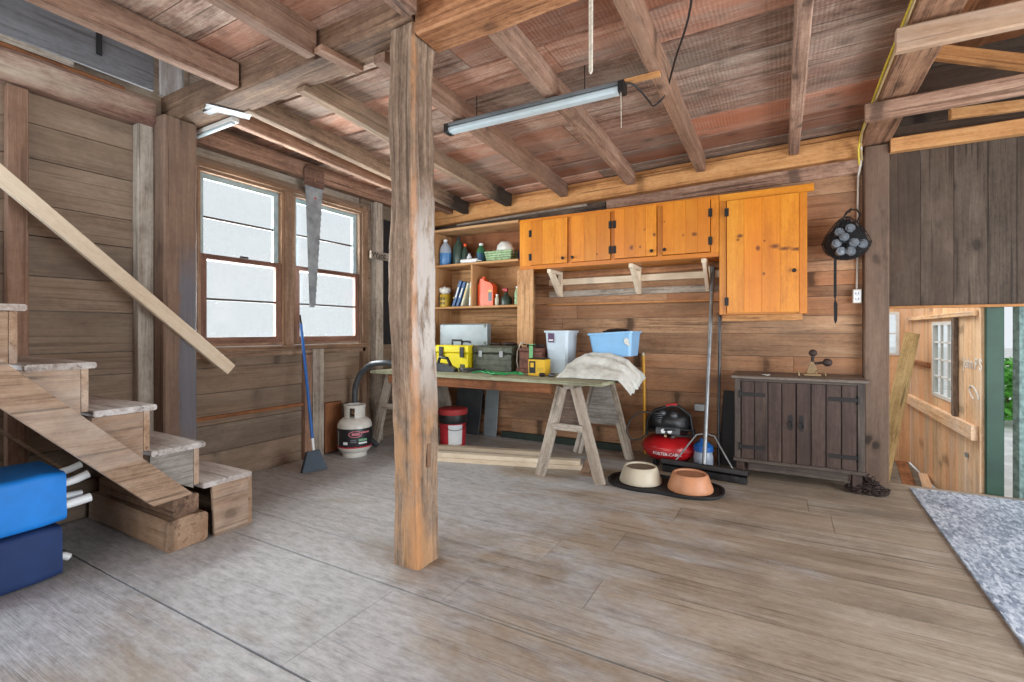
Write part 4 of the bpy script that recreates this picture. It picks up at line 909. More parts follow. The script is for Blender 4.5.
# ------------------------------------------------------------------ things on the bench
t = thing('toolbox', (-2.93, 4.08, BT), 'bright yellow plastic toolbox with black latches on the bench', 'toolbox')
m = MB(); m.box(-3.13, -2.735, 3.99, 4.19, BT, BT + .17, 'x', ch=.008); obj('body', m, P['yellow'], t)
m = MB(); m.box(-3.138, -2.727, 3.982, 4.198, BT + .172, BT + .25, 'x', ch=.012); obj('lid', m, P['yellow'], t)
for x in (-3.06, -2.80):
    m = MB(); m.box(x - .025, x + .025, 3.968, 3.982, BT + .13, BT + .235, 'z', ch=.004); obj('latch', m, P['black'], t)
m = MB(); m.box(-2.83, -2.775, 3.986, 3.990, BT + .03, BT + .06, 'x'); obj('badge', m, P['olive'], t)
m = MB(); m.tube([(-3.0, 4.09, BT + .252), (-3.0, 4.09, BT + .30), (-2.88, 4.09, BT + .30), (-2.88, 4.09, BT + .252)], .011, 8); obj('handle', m, P['black'], t)
t = thing('toolbox', (-2.50, 4.16, BT), 'dull olive metal toolbox beside the yellow toolbox', 'toolbox')
m = MB(); m.box(-2.712, -2.27, 4.05, 4.26, BT, BT + .165, 'x', ch=.004); obj('body', m, P['olive'], t)
m = MB(); m.box(-2.718, -2.265, 4.045, 4.265, BT + .167, BT + .25, 'x', ch=.02); obj('lid', m, P['olive'], t)
for x in (-2.62, -2.38):
    m = MB(); m.box(x - .02, x + .02, 4.037, 4.045, BT + .14, BT + .20, 'z', ch=.002); obj('latch', m, P['steel'], t)
for zz in (.055, .11):
    m = MB(); m.box(-2.710, -2.273, 4.044, 4.05, BT + zz, BT + zz + .012, 'x', ch=.002); obj('rib', m, P['olive'], t)
m = MB(); m.tube([(-2.56, 4.15, BT + .252), (-2.56, 4.13, BT + .268), (-2.44, 4.13, BT + .268), (-2.44, 4.15, BT + .252)], .007, 8); obj('handle', m, P['iron'], t)
m = MB(); m.ball((-2.35, 4.17, BT + .268), .09, .05, .018, 12, 6, lambda q: q * (1 + .4 * noise.noise(q * 3))); obj('rag', m, P['rustdark'], None, 'dark crumpled rag lying on the olive toolbox', 'rag', smooth=60)
t = thing('metal_case', (-3.0, 4.34, BT), 'flat silvery case with small handle standing behind the yellow toolbox', 'case')
m = MB(); m.box(-3.32, -2.70, 4.30, 4.375, BT, BT + .475, 'x', ch=.012); obj('shell', m, P['brightsheet'], t)
m = MB(); m.tube([(-3.02, 4.298, BT + .27), (-3.02, 4.28, BT + .285), (-2.92, 4.28, BT + .285), (-2.92, 4.298, BT + .27)], .008, 8); obj('handle', m, P['iron'], t)
for x, z in ((-2.73, BT + .45), (-2.73, BT + .27)):
    m = MB(); m.box(x - .012, x + .012, 4.294, 4.30, z - .015, z + .015, 'z', ch=.002); obj('corner_plate', m, P['olive'], t)
t = thing('power_tool', (-2.83, 3.80, BT), 'black hand power tool lying at the bench front by the post', 'power tool')
m = MB(); m.prism([(-.12, 0), (.10, 0), (.10, .03), (.02, .07), (-.12, .085)], (-2.85, 3.83, BT + .001), (1, .12, 0), (0, 0, 1), .08); obj('body', m, P['greysteel'], t, smooth=30)
m = MB(); m.tube([(-2.95, 3.79, BT + .085), (-2.93, 3.79, BT + .14), (-2.84, 3.79, BT + .13), (-2.80, 3.79, BT + .06)], .016, 10); obj('handle', m, P['black'], t, smooth=60)
m = MB(); m.lathe([(.0, 0), (.014, .004), (.016, .015), (.01, .024), (0, .026)], (-2.70, 3.86, BT), 12); obj('cap', m, P['bookcream'], None, 'little cream cap on the bench below the yellow toolbox', 'cap', smooth=60)
def loop(c, rx, ry, n, r, mat, lab, name, cat, jit=.01, h=.006, turns=2):
    m = MB(); pts = []
    for k in range(n * turns):
        a = 2 * math.pi * k / n; j = 1 + jit * 10 * noise.noise(Vector((k * .21, c[0], 0)))
        pts.append((c[0] + rx * j * math.cos(a), c[1] + ry * j * math.sin(a), c[2] + r + h * k / n))
    m.tube(pts, r, 7); return obj(name, m, mat, None, lab, cat, smooth=60)
loop((-2.58, 3.83, BT), .13, .07, 22, .007, P['cable'], 'black cable coiled flat on the bench before the olive toolbox', 'cable_coil', 'cable', .02, .011, 3)
m = MB(); pts = []
for k in range(60):
    f = k / 59; pts.append((-2.50 + .52 * f, 3.72 + .06 * math.sin(f * 9) + .02 * noise.noise(Vector((f * 8, 0, 0))), BT + .009 + .010 * abs(math.sin(f * 14))))
m.tube(pts, .008, 7); q2 = [(p[0] - .01, p[1] + .05 + .03 * math.sin(i * .5), p[2] + .002) for i, p in enumerate(pts[8:50])]
m.tube([pts[-1]] + [(x, y, z) for x, y, z in reversed(q2)], .008, 7); obj('cord', m, P['green'], None, 'green cord lying loosely along the bench front edge', 'cord', smooth=60)
t = thing('rusty_box', (-2.03, 4.15, BT), 'rust-brown metal box between olive toolbox and white bin', 'box')
m = MB(); m.box(-2.185, -1.945, 4.06, 4.24, BT, BT + .20, 'x', ch=.006); obj('body', m, P['rust'], t)
m = MB(); m.box(-2.19, -1.94, 4.055, 4.245, BT + .201, BT + .235, 'x', ch=.006); obj('lid', m, P['rust'], t)
m = MB(); m.box(-2.20, -2.0, 4.02, 4.06, BT, BT + .04, 'x', ch=.004); obj('foot_ledge', m, P['rust'], t)
m = MB()
for k in range(26):
    a = R.uniform(0, 6.28); p = Vector((-2.07 + R.uniform(-.11, .11), 4.14 + R.uniform(-.05, .05), BT + .246 + R.uniform(0, .02)))
    u = Vector((math.cos(a), math.sin(a), R.uniform(-.3, .3))).normalized(); v = u.cross(Vector((R.uniform(-1, 1), R.uniform(-1, 1), 1))).normalized()
    m.tube([p + u * .018 * math.cos(x * .785) + v * .011 * math.sin(x * .785) for x in range(8)], .004, 5, closed=True)
obj('chain', m, P['rustdark'], None, 'dark rusty chain heaped on the rust-brown box', 'chain')
m = MB(); m.box(-2.075, -2.035, 4.045, 4.053, BT + .045, BT + .255, 'z', ch=.003); m.box(-2.075, -2.035, 4.045, 4.10, BT + .2655, BT + .273, 'y', ch=.002); obj('green_strap', m, P['palegreen'], None, 'pale green strap hanging over the front of the rust-brown box', 'strap')
m = MB(); m.tube([(-2.225, 4.12, BT + .006), (-2.235, 4.10, BT + .1), (-2.228, 4.10, BT + .2), (-2.20, 4.12, BT + .285), (-2.17, 4.15, BT + .275)], .007, 7); obj('cord', m, P['rope'], None, 'pale cord loop between olive toolbox and rust-brown box', 'cord', smooth=60)
t = thing('yellow_carton', (-1.87, 3.84, BT), 'yellow carton with black panel in front of the white bin', 'box')
m = MB(); m.box(-1.955, -1.795, 3.80, 3.92, BT, BT + .145, 'x', ch=.003); obj('box_body', m, P['yellowbox'], t)
m = MB(); m.box(-1.945, -1.885, 3.7975, 3.80, BT + .025, BT + .13, 'z'); bp = obj('black_panel', m, P['label'], t)
m = MB(); m.box(-1.932, -1.90, 3.796, 3.7975, BT + .075, BT + .115, 'z'); obj('panel_print', m, P['yellowbox'], bp)
m = MB(); m.box(-1.955, -1.795, 3.7985, 3.92, BT + .1455, BT + .155, 'x', ch=.002); obj('box_top', m, P['iron'], t)
m = MB(); m.box(-1.87, -1.81, 3.7975, 3.80, BT + .04, BT + .075, 'z'); obj('orange_print', m, P['canyellow'], t)
for p, r, mt, lab in (((-1.80, 3.76), .022, 'rustdark', 'small dark hardware scrap before the yellow carton'), ((-1.72, 3.78), .020, 'greysteel', 'grey hardware scrap in front of the white bin'), ((-1.66, 3.83), .016, 'cream', 'pale hardware scrap by the bin corner')):
    m = MB(); m.ball((p[0], p[1], BT + r * .8), r * 1.5, r, r * .8, 10, 6, lambda q: q * (1 + .4 * noise.noise(q * 3 + Vector((p[0] * 9, 0, 0))))); obj('hardware_scrap', m, P[mt], None, lab, 'scrap', 'scraps on the bench', smooth=40)
t = thing('plastic_bin', (-1.80, 4.22, BT), 'tall translucent white plastic bin with purple sticker on the bench', 'bin')
def tub(m, cx, cy, z0, z1, bx, by, tx, ty, th=.004, rim=.012):
    vs = []; 
    def ring(hx, hy, z, c=.02):
        return [(cx - hx + c, cy - hy, z), (cx + hx - c, cy - hy, z), (cx + hx, cy - hy + c, z), (cx + hx, cy + hy - c, z), (cx + hx - c, cy + hy, z), (cx - hx + c, cy + hy, z), (cx - hx, cy + hy - c, z), (cx - hx, cy - hy + c, z)]
    rs = [ring(bx, by, z0), ring(tx, ty, z1 - rim * 1.6), ring(tx + rim, ty + rim, z1 - rim * 1.5), ring(tx + rim, ty + rim, z1), ring(tx - th, ty - th, z1), ring(bx - th, by - th, z0 + th)]
    for r in rs: vs += r
    fs = []
    for i in range(len(rs) - 1):
        for k in range(8): fs.append((i * 8 + k, i * 8 + (k + 1) % 8, (i + 1) * 8 + (k + 1) % 8, (i + 1) * 8 + k))
    fs.append(tuple(range(7, -1, -1))); fs.append(tuple((len(rs) - 1) * 8 + k for k in range(8)))
    m.add(vs, fs, vs)
m = MB(); tub(m, -1.815, 4.22, BT, BT + .40, .095, .105, .115, .13); obj('bin_body', m, P['bin'], t)
m = MB(); m.prism([(-.06, .29), (.0, .29), (.0, .375), (-.06, .375)], (-1.835, 4.0985, BT), (1, 0, 0), (0, -.028, 1), .003); st = obj('sticker', m, P['purple'], t)
m = MB(); m.prism([(-.052, .305), (-.008, .305), (-.008, .318), (-.052, .318)], (-1.835, 4.0950, BT), (1, 0, 0), (0, -.028, 1), .001); obj('sticker_print', m, P['pvc'], st)
t = thing('plastic_tote', (-1.33, 4.30, BT), 'light blue plastic tote with dark things in it behind the canvas heap', 'tote')
M0 = Matrix.Translation((-1.305, 4.30, BT)) @ Matrix.Rotation(math.radians(-3), 4, 'Z') @ Matrix.Rotation(math.radians(-3), 4, 'Y')
m = MB(M0); tub(m, 0, 0, .165, .385, .175, .115, .20, .135, .004, .012); obj('tote_body', m, P['bluebin'], t)
m = MB(M0); m.ball((.02, 0, .385), .13, .09, .035, 14, 8, lambda q: q * (1 + .3 * noise.noise(q * 3))); obj('dark_contents', m, P['black'], t, smooth=60)
m = MB(M0); m.ball((.155, -.138, .30), .022, .006, .03, 12, 8); m.ball((.172, -.137, .27), .014, .006, .016, 12, 8); obj('white_sticker', m, P['paper'], t, smooth=80)
m = MB(M0); m.box(-.15, .08, -.10, .10, .01, .150, 'x', ch=.01); obj('carton', m, P['amber'], None, 'brown carton between the canvas heap and the blue tote', 'box')
# canvas drop cloth heaped at the bench end
m = MB(); nx, ny = 46, 30; vs = []; fs = []
for j in range(ny + 1):
    for i in range(nx + 1):
        u = i / nx; v = j / ny; x = -1.66 + .64 * u; y = 3.74 + .46 * v
        env = math.sin(math.pi * min(1, u * 1.0)) ** .42 if 0 < u < 1 else 0; env *= math.sin(math.pi * min(1, .92 * v)) ** .6 if v > 0 else 0
        s3 = v * 3.2 + .5 * noise.noise(Vector((u * 2.2, v, 3))); st = (math.floor(s3) + (lambda q: q * q * (3 - 2 * q))(min(1, (s3 % 1) * 2.2))) / 3.2
        hgt = env * (.05 + .165 * min(1.0, max(0, st)) + .02 * math.sin(u * 5 + .6))
        rd = abs(math.sin((u * 2.4 + v * 5.2 + 1.5 * noise.noise(Vector((u * 3, v * 3, 2)))) * 2.1)) ** .7
        z = BT + .003 + hgt + .022 * env * rd + .014 * env * noise.noise(Vector((u * 9, v * 8, 5)))
        x += .02 * noise.noise(Vector((u * 7, v * 9, 1))); y += .035 * noise.noise(Vector((u * 6, v * 3, 9)))
        if x > -1.125: z -= (x + 1.125) * .95 * (1.15 - v) 
        vs.append((x, y, z))
for j in range(ny):
    for i in range(nx): a = j * (nx + 1) + i; fs.append((a, a + 1, a + nx + 2, a + nx + 1))
m.add(vs, fs, vs)
o = obj('canvas_cloth', m, P['cloth'], None, 'grey canvas cloth heaped over the right end of the bench', 'cloth', smooth=80)
sm = o.modifiers.new('thick', 'SOLIDIFY'); sm.thickness = .004; sm.offset = 1
# ================================================================== UNDER AND BESIDE THE BENCH
t = thing('bucket', (-3.0, 4.10, 0), 'plastic bucket with red lid and red-and-white label under the bench', 'bucket')
c = Vector((-3.0, 4.10, 0))
m = MB(); m.lathe([(.125, 0), (.13, .005), (.142, .30), (.142, .31)], c, 28); obj('body', m, P['redprint'], t, smooth=40)
m = MB(); m.lathe([(.1435, .245), (.146, .25), (.148, .30), (.146, .335), (.14, .34)], c, 28); obj('rim_band', m, P['black'], t, smooth=30)
m = MB(); m.lathe([(.15, .335), (.152, .34), (.152, .385), (.14, .395), (.06, .398), (0, .398)], c, 28); obj('lid', m, P['redlid'], t, smooth=40)
a = math.atan2(-c.y, -c.x); m = MB(); m.lathe([(.1325, .03), (.1415, .235)], c, 12, None, a - .35, a + .75); l2 = obj('label', m, P['pvc'], t)
m = MB(); m.tube([c + Vector((math.cos(a + x), math.sin(a + x), 0)) * .1435 + Vector((0, 0, .25 - .07 * math.cos((x - .2) * 1.2))) for x in [k * .2 - 1.0 for k in range(13)]], .003, 6); obj('bail', m, P['iron'], t)
for dx, mt, lab in ((0, 'greysteel', 'dark grey metal sheet leaning on the wall under the bench'), (.20, 'brightsheet', 'lighter narrow metal sheet leaning beside the dark grey one')):
    m = MB(); m.board((-3.2 + dx * 1.6, 4.62 + dx * .1, .005), (-3.2 + dx * 1.6, 4.755 - dx * .15, .72), .36 if dx == 0 else .17, .008, (0, -1, .18), ch=.001); obj('metal_sheet', m, P[mt], None, lab, 'sheet', 'metal sheets under the bench')
for p0, p1, z, w_, lab in (((-3.15, 3.45), (-1.50, 3.935), .019, .088, 'lower front length of pale lumber on the floor under the bench'), ((-3.15, 3.455), (-1.52, 3.94), .0585, .088, 'upper front length of pale lumber lying on the lower one'), ((-3.2, 3.86), (-1.93, 4.21), .019, .085, 'rear length of pale lumber on the floor under the bench')):
    timber('lumber', lab, 'lumber', (*p0, z), (*p1, z), w_, .038, W['fir'], group='lumber under the bench', ch=.003, rough=.0006, n=6)
timber('green_plank', 'dark green plank on the floor along the back wall under the bench', 'board', (-2.75, 4.70, .035), (-1.35, 4.72, .035), .04, .07, pm('dark_green_paint', (42, 56, 48), .6, nz=.2), ch=.003, rough=.001, n=6)
m = MB(); m.prism([(-.11, 0), (-.02, 0), (.015, .17), (-.02, .17)], (-1.36, 3.80, .0), (1, 0, 0), (0, 0, 1), .03); m.prism([(-.02, 0), (.09, 0), (.07, .04), (.0, .05)], (-1.36, 3.80, .0), (1, 0, 0), (0, 0, 1), .03); obj('offcut', m, W['beam'], None, 'dark wooden offcut on the floor behind the sawhorse leg', 'offcut')
t = thing('yellow_pole', (-1.12, 4.62, 0), 'long yellow pole leaning on the back wall behind the compressor', 'pole')
m = MB(); m.tube([(-1.13, 4.66, .02), (-1.172, 4.745, .955)], .016, 12); obj('shaft', m, P['yellowpole'], t, smooth=50)
m = MB(); m.tube([(-1.172, 4.745, .956), (-1.176, 4.748, .985)], .014, 12); obj('end_cap', m, P['bookcream'], t, smooth=50)
# air compressor
AC = Vector((-.875, 4.50, 0))
t = thing('air_compressor', AC, 'red pancake air compressor with black motor beside the yellow pole', 'compressor')
m = MB(); m.lathe([(.0, .045), (.12, .048), (.19, .07), (.225, .115), (.235, .155), (.232, .185), (.21, .215), (.16, .245), (.10, .262), (0, .268)], AC, 40); obj('tank', m, P['red'], t, smooth=60)
m = MB(); m.lathe([(.2365, .147), (.239, .15), (.239, .158), (.2365, .161)], AC, 40); obj('seam', m, P['redlid'], t, smooth=60)
for a in (.6, 2.5, 4.0, 5.5):
    m = MB(); m.lathe([(.022, 0), (.026, .0), (.022, .06), (.0, .062)], AC + Vector((.15 * math.cos(a), .15 * math.sin(a), 0)), 10); obj('foot', m, P['black'], t)
vd = math.atan2(-AC.y, -AC.x)
def on(a, r, z): return AC + Vector((math.cos(vd + a) * r, math.sin(vd + a) * r, z))
m = MB(); m.ball(AC + Vector((0, 0, .375)), .185, .165, .140, 26, 18, lambda q: q * (1 + .13 * noise.noise(q * 3.2))); obj('motor_shroud', m, P['black'], t, smooth=50)
m = MB(); m.ball(on(-.75, .115, .385), .075, .06, .07, 16, 10); obj('cylinder_cover', m, P['black'], t, smooth=60)
m = MB(); m.ball(on(.75, .10, .37), .085, .07, .09, 16, 10); obj('fan_cover', m, P['black'], t, smooth=60)
q = frame(on(0, .168, .325), (-math.sin(vd), math.cos(vd), 0), (0, 0, 1))
m = MB(q); m.box(-.115, .085, -.028, .032, -.015, .022, 'x', ch=.006); pn = obj('control_panel', m, P['greysteel'], t)
for dx in (-.055, .0):
    m = MB(q); m.lathe([(.018, .022), (.020, .026), (.018, .030), (0, .030)], (0, 0, 0), 16); 
    for i in range(len(m.v)): m.v[i] = m.v[i] + q.to_3x3() @ Vector((dx, .002, 0))
    obj('gauge', m, P['pvc'], pn, smooth=40)
m = MB(); m.tube([on(-1.25, .21, .25), on(-1.25, .20, .40), on(-.9, .16, .49), on(0, .11, .535), on(.6, .13, .535), on(1.1, .19, .46), on(1.3, .21, .25)], .014, 10); obj('handle', m, P['black'], t, smooth=60)
m = MB(); m.tube([on(-.25, .11, .535), on(.55, .118, .548)], .017, 10); obj('handle_grip', m, P['redprint'], t, smooth=60)
for k, (a, z) in enumerate(((.1, .265), (.35, .275), (-.3, .27))):
    m = MB(); m.tube([on(a, .14, z), on(a + .1, .165, z + .01)], .012, 8); obj('fitting', m, P['brass'] if k else P['steel'], t)
m = MB(); q = [on(-1.0, .15, .45), on(-1.1, .26, .48), on(-1.15, .36, .42), on(-1.15, .41, .30), on(-1.1, .36, .22), on(-1.0, .28, .24), on(-.9, .22, .29)]
pts = []
for i in range(len(q) - 1):
    for k in range(5): pts.append(q[i].lerp(q[i + 1], k / 5))
for _ in range(2): pts = [pts[0]] + [(pts[i - 1] + pts[i] * 2 + pts[i + 1]) / 4 for i in range(1, len(pts) - 1)] + [pts[-1]]
m.tube(pts, .007, 8); obj('power_cord', m, P['cable'], t, smooth=60)
text('lettering', 'PORTER-CABLE', .036, frame(on(-.10, .242, .134), (-math.sin(vd - .10), math.cos(vd - .10), 0), (0, 0, 1)), P['pvc'], t, bend=.243)
for k in range(5):
    m = MB(); m.lathe([(.030, 0), (.058, .001), (.058, .006), (.030, .007)], on(-.8, .125, .40 + k * .016), 16); obj('cooling_fin', m, P['greysteel'], t)
m = MB(); pts = []
for k in range(90):
    a = k / 89 * 6.28 * 2.6; pts.append(AC + Vector(((.205 + .012 * math.sin(a * 3.1)) * math.cos(a), (.185 + .012 * math.cos(a * 2.3)) * math.sin(a), .285 + .05 * k / 89 + .022 * math.sin(a * 1.7 + 1))))
m.tube(pts, .009, 7); obj('air_hose', m, P['cable'], t, smooth=60)
for a, z, r_ in ((-.5, .47, .035), (.25, .455, .04), (.95, .42, .035)):
    m = MB(); m.ball(on(a, .13, z), r_, r_, r_ * .8, 12, 8); obj('motor_housing', m, P['greysteel'], t, smooth=60)
# dog bowls on a tray
m = MB(); N = 72; vs = []; fs = []; gs = []
def lobed(k, s, z):
    a = 2 * math.pi * k / N; x = math.cos(a); y = math.sin(a)
    rx, ry = .43 * s, .235 * s; p = .62
    xx = math.copysign(abs(x) ** p, x) * rx; yy = math.copysign(abs(y) ** .8, y) * ry * (1 - .10 * math.exp(-(xx / .09) ** 2))
    c_, s_ = math.cos(.03), math.sin(.03)
    return (-.78 + xx * c_ - yy * s_, 3.805 + xx * s_ + yy * c_, z)
rs = [(.97, 0.001), (1.0, .012), (1.0, .026), (.975, .026), (.955, .008), (.02, .008)]
for s_, z in rs: vs += [lobed(k, s_, z) for k in range(N)]
for i in range(len(rs) - 1):
    for k in range(N): k2 = (k + 1) % N; fs.append((i * N + k, i * N + k2, (i + 1) * N + k2, (i + 1) * N + k))
fs.append(tuple(range(N - 1, -1, -1))); fs.append(tuple((len(rs) - 1) * N + k for k in range(N)))
m.add(vs, fs, vs); obj('feeding_tray', m, P['blackmat'], None, 'black two-lobed rubber tray under the two pet bowls', 'tray', smooth=40)
for x, y, mt, inn, lab, s in ((-.965, 3.82, 'cream', 'dirt', 'cream stoneware pet bowl on the black tray', 1.0), (-.59, 3.805, 'terra', 'terrain', 'terracotta coloured pet bowl on the black tray', 1.0)):
    t = thing('pet_bowl', (x, y, .0085), lab, 'bowl', 'pet bowls on the tray')
    m = MB(); m.lathe([(.150, 0), (.162, .004), (.163, .02), (.128, .118), (.120, .126), (.112, .124), (.108, .112)], (x, y, .0085), 44); obj('bowl_body', m, P[mt], t, smooth=50)
    m = MB(); m.lathe([(.1085, .113), (.102, .085), (.09, .072), (0, .068)], (x, y, .0085), 44); obj('bowl_inside', m, P[inn], t, smooth=50)
# push broom
t = thing('push_broom', (-.55, 4.23, 0), 'wide push broom with steel pole leaning up under the cabinet', 'broom')
hx0 = Vector((-.885, 4.235, .085)); hx1 = Vector((-.215, 4.175, .085))
m = MB(); m.board(hx0, hx1, .07, .045, (0, .25, 1), ch=.006); obj('head_block', m, P['iron'], t)
m = MB(); m.board(hx0 + Vector((.01, -.004, -.055)), hx1 + Vector((-.01, -.004, -.055)), .055, .055, (0, 0, 1), ch=.004, rough=.004, n=30, freq=30); obj('bristles', m, P['black'], t)
pb = Vector((-.545, 4.215, .10)); pt = Vector((-.530, 4.69, 1.785))
m = MB(); m.tube([pb, pb.lerp(pt, .86)], .0165, 12); obj('pole', m, P['steel'], t, smooth=50)
m = MB(); m.tube([pb.lerp(pt, .86), pt], .018, 12); obj('pole_grip', m, P['lampgrey'], t, smooth=50)
for s_ in (-1, 1):
    k = pb.lerp(pt, .145); m = MB(); m.tube([k, k + Vector((s_ * .07, -.005, -.015)), hx0.lerp(hx1, .5 + s_ * .33) + Vector((0, 0, .02))], .007, 8); obj('brace', m, P['steel'], t, smooth=50)
t = thing('long_pole', (-.47, 4.5, 0), 'thin dark pole leaning on the wall just right of the steel broom pole', 'pole')
m = MB(); m.tube([(-.475, 4.60, .012), (-.482, 4.765, 1.33)], .0125, 10); obj('shaft', m, P['greysteel'], t, smooth=50)
m = MB(); m.tube([(-.482, 4.765, 1.33), (-.483, 4.767, 1.36)], .010, 10); obj('end_cap', m, P['iron'], t, smooth=50)
m = MB(); m.board((-.40, 4.66, .005), (-.36, 4.735, .66), .17, .03, (0, -1, .1), ch=.002); obj('black_board', m, P['blackmat'], None, 'black board leaning on the wall left of the dark cabinet', 'board')
m = MB(); m.box(-.69, -.60, 4.70, 4.745, .46, .53, 'x', ch=.006); obj('wall_box', m, P['steel'], None, 'small grey metal box on the back wall beside the compressor', 'box')
t = thing('water_jug', (-.575, 4.40, 0), 'clear water jug with blue top behind the push broom', 'jug')
c = Vector((-.575, 4.40, 0))
m = MB(); m.lathe([(.075, .0), (.08, .01), (.08, .05), (.076, .06), (.08, .07), (.08, .13), (.07, .17)], c, 24); obj('body', m, P['jugclear'], t, smooth=40)
m = MB(); m.lathe([(.0725, .171), (.08, .175), (.08, .215), (.045, .245), (.03, .25), (.03, .275), (0, .276)], c, 24); obj('top', m, P['bluecap'], t, smooth=40)
# dark cabinet
t = thing('floor_cabinet', (.105, 4.52, 0), 'dark brown plank-door cabinet on legs against the back wall', 'cabinet')
CY0, CY1, CX0, CX1, CZ0, CZ1 = 4.315, 4.735, -.325, .542, .155, .815
m = MB(); m.box(CX0, CX0 + .045, CY0, CY0 + .03, CZ0, CZ1, 'z', ch=.003); m.box(CX1 - .045, CX1, CY0, CY0 + .03, CZ0, CZ1, 'z', ch=.003); m.box(CX0 + .045, CX1 - .045, CY0, CY0 + .03, CZ1 - .02, CZ1, 'x', ch=.002)
m.box(CX0, CX0 + .02, CY0 + .03, CY1, CZ0, CZ1, 'z'); m.box(CX1 - .02, CX1, CY0 + .03, CY1, CZ0, CZ1, 'z'); m.box(CX0 + .02, CX1 - .02, CY1 - .02, CY1, CZ0, CZ1, 'x'); m.box(CX0 + .02, CX1 - .02, CY0 + .03, CY1 - .02, CZ0, CZ0 + .02, 'x')
obj('body', m, W['cabframe'], t)
m = MB(); m.box(CX0 - .022, CX1 + .022, CY0 - .025, CY1 + .01, CZ1, CZ1 + .024, 'x', ch=.005); obj('top', m, W['cabtop'], t)
m = MB(); m.box(CX0 - .008, CX1 + .008, CY0 - .015, CY0 + .02, CZ0 - .012, CZ0 + .016, 'x', ch=.004); obj('base_rail', m, W['cabframe'], t)
m = MB(); m.box(CX0 + .1, CX1 - .1, CY0 + .03, CY0 + .05, .07, CZ0 - .013, 'x', ch=.003); obj('apron', m, W['cabframe'], t)
for x in (CX0 + .01, CX1 - .075):
    for y in (CY0 + .02, CY1 - .08):
        m = MB(); m.box(x, x + .062, y, y + .062, 0, CZ0 - .013, 'z', ch=.004); obj('leg', m, W['darkcab'], t)
mid = .1085; D0, D1, DZ0, DZ1 = CX0 + .048, CX1 - .048, CZ0 + .018, CZ1 - .022
for k, (a, b) in enumerate(((D0, mid - .0015), (mid + .0015, D1))):
    m = MB()
    for i in range(4): m.box(a + (b - a) * i / 4 + .003, a + (b - a) * (i + 1) / 4 - .003, CY0 - .004, CY0 + .016, DZ0, DZ1, 'z', ch=.003)
    m.box(a + .001, b - .001, CY0 + .017, CY0 + .024, DZ0, DZ1, 'z')
    d = obj('door', m, W['darkcab'], t)
    for z in (.69, .265):
        hx = a if k == 0 else b; s_ = 1 if k == 0 else -1
        m = MB(); m.board((hx - s_ * .005, CY0 - .0065, z), (hx + s_ * .175, CY0 - .0065, z), .005, .030, (0, 0, 1), ch=.001); m.tube([(hx - s_ * .008, CY0 - .007, z - .03), (hx - s_ * .008, CY0 - .007, z + .03)], .007, 8); st = obj('strap_hinge', m, P['iron'], d)
    hx = mid - .036 if k == 0 else mid + .036
    m = MB(); m.prism([(-.012, -.055), (0, -.065), (.012, -.055), (.017, -.02), (.012, 0), (.017, .02), (.012, .055), (0, .065), (-.012, .055), (-.017, .02), (-.012, 0), (-.017, -.02)], (hx, CY0 - .005, .488), (1, 0, 0), (0, 0, 1), .003); hp = obj('handle_plate', m, P['iron'], d)
    m = MB(); m.tube([(hx + .014 * math.cos(x * .5236), CY0 - .014, .478 + .022 * math.sin(x * .5236)) for x in range(12)], .0035, 6, closed=True); obj('ring_pull', m, P['iron'], hp)
CT = CZ1 + .0245
# vise on the cabinet
t = thing('bench_vise', (.225, 4.52, CT), 'small old metal tool with two round dark knobs on the dark cabinet', 'tool')
m = MB(); m.box(.165, .285, 4.49, 4.55, CT, CT + .022, 'x', ch=.004); m.prism([(-.035, .02), (.04, .02), (.028, .075), (.012, .115), (-.012, .115), (-.022, .075)], (.222, 4.535, CT), (1, 0, 0), (0, 0, 1), .035); obj('base', m, P['brass'], t)
m = MB(); m.tube([(.226, 4.52, CT + .11), (.229, 4.52, CT + .16)], .012, 10); m.ball((.23, 4.52, CT + .185), .030, .026, .028, 14, 10); obj('upper_knob', m, P['rustdark'], t, smooth=50)
m = MB(); m.tube([(.23, 4.515, CT + .10), (.30, 4.505, CT + .112)], .011, 10); m.ball((.325, 4.50, CT + .113), .034, .028, .031, 14, 10); obj('side_knob', m, P['rustdark'], t, smooth=50)
m = MB(); m.tube([(.275 + .04 * math.cos(x * .35), 4.50, CT + .005 + .045 * math.sin(x * .35)) for x in range(10)], .006, 7); obj('wire_arc', m, P['brass'], t, smooth=50)
m = MB(); m.tube([(.135, 4.51, CT), (.13, 4.51, CT + .035)], .010, 8, .007); obj('peg', m, P['brass'], t, smooth=50)
m = MB(); vs = [(-.10 + .024 * math.cos(a) * (1 + .5 * math.sin(3 * a)), 4.40 + .03 * math.sin(a), CT + .004 + .004 * math.sin(2 * a)) for a in [x * .5236 for x in range(12)]]; m.add(vs + [(x, y, z + .003) for x, y, z in vs], [tuple(range(11, -1, -1)), tuple(range(12, 24))] + [(k, (k + 1) % 12, (k + 1) % 12 + 12, k + 12) for k in range(12)], vs + vs); obj('paper_scrap', m, P['paper'], None, 'torn white paper scrap on top of the dark cabinet', 'paper')
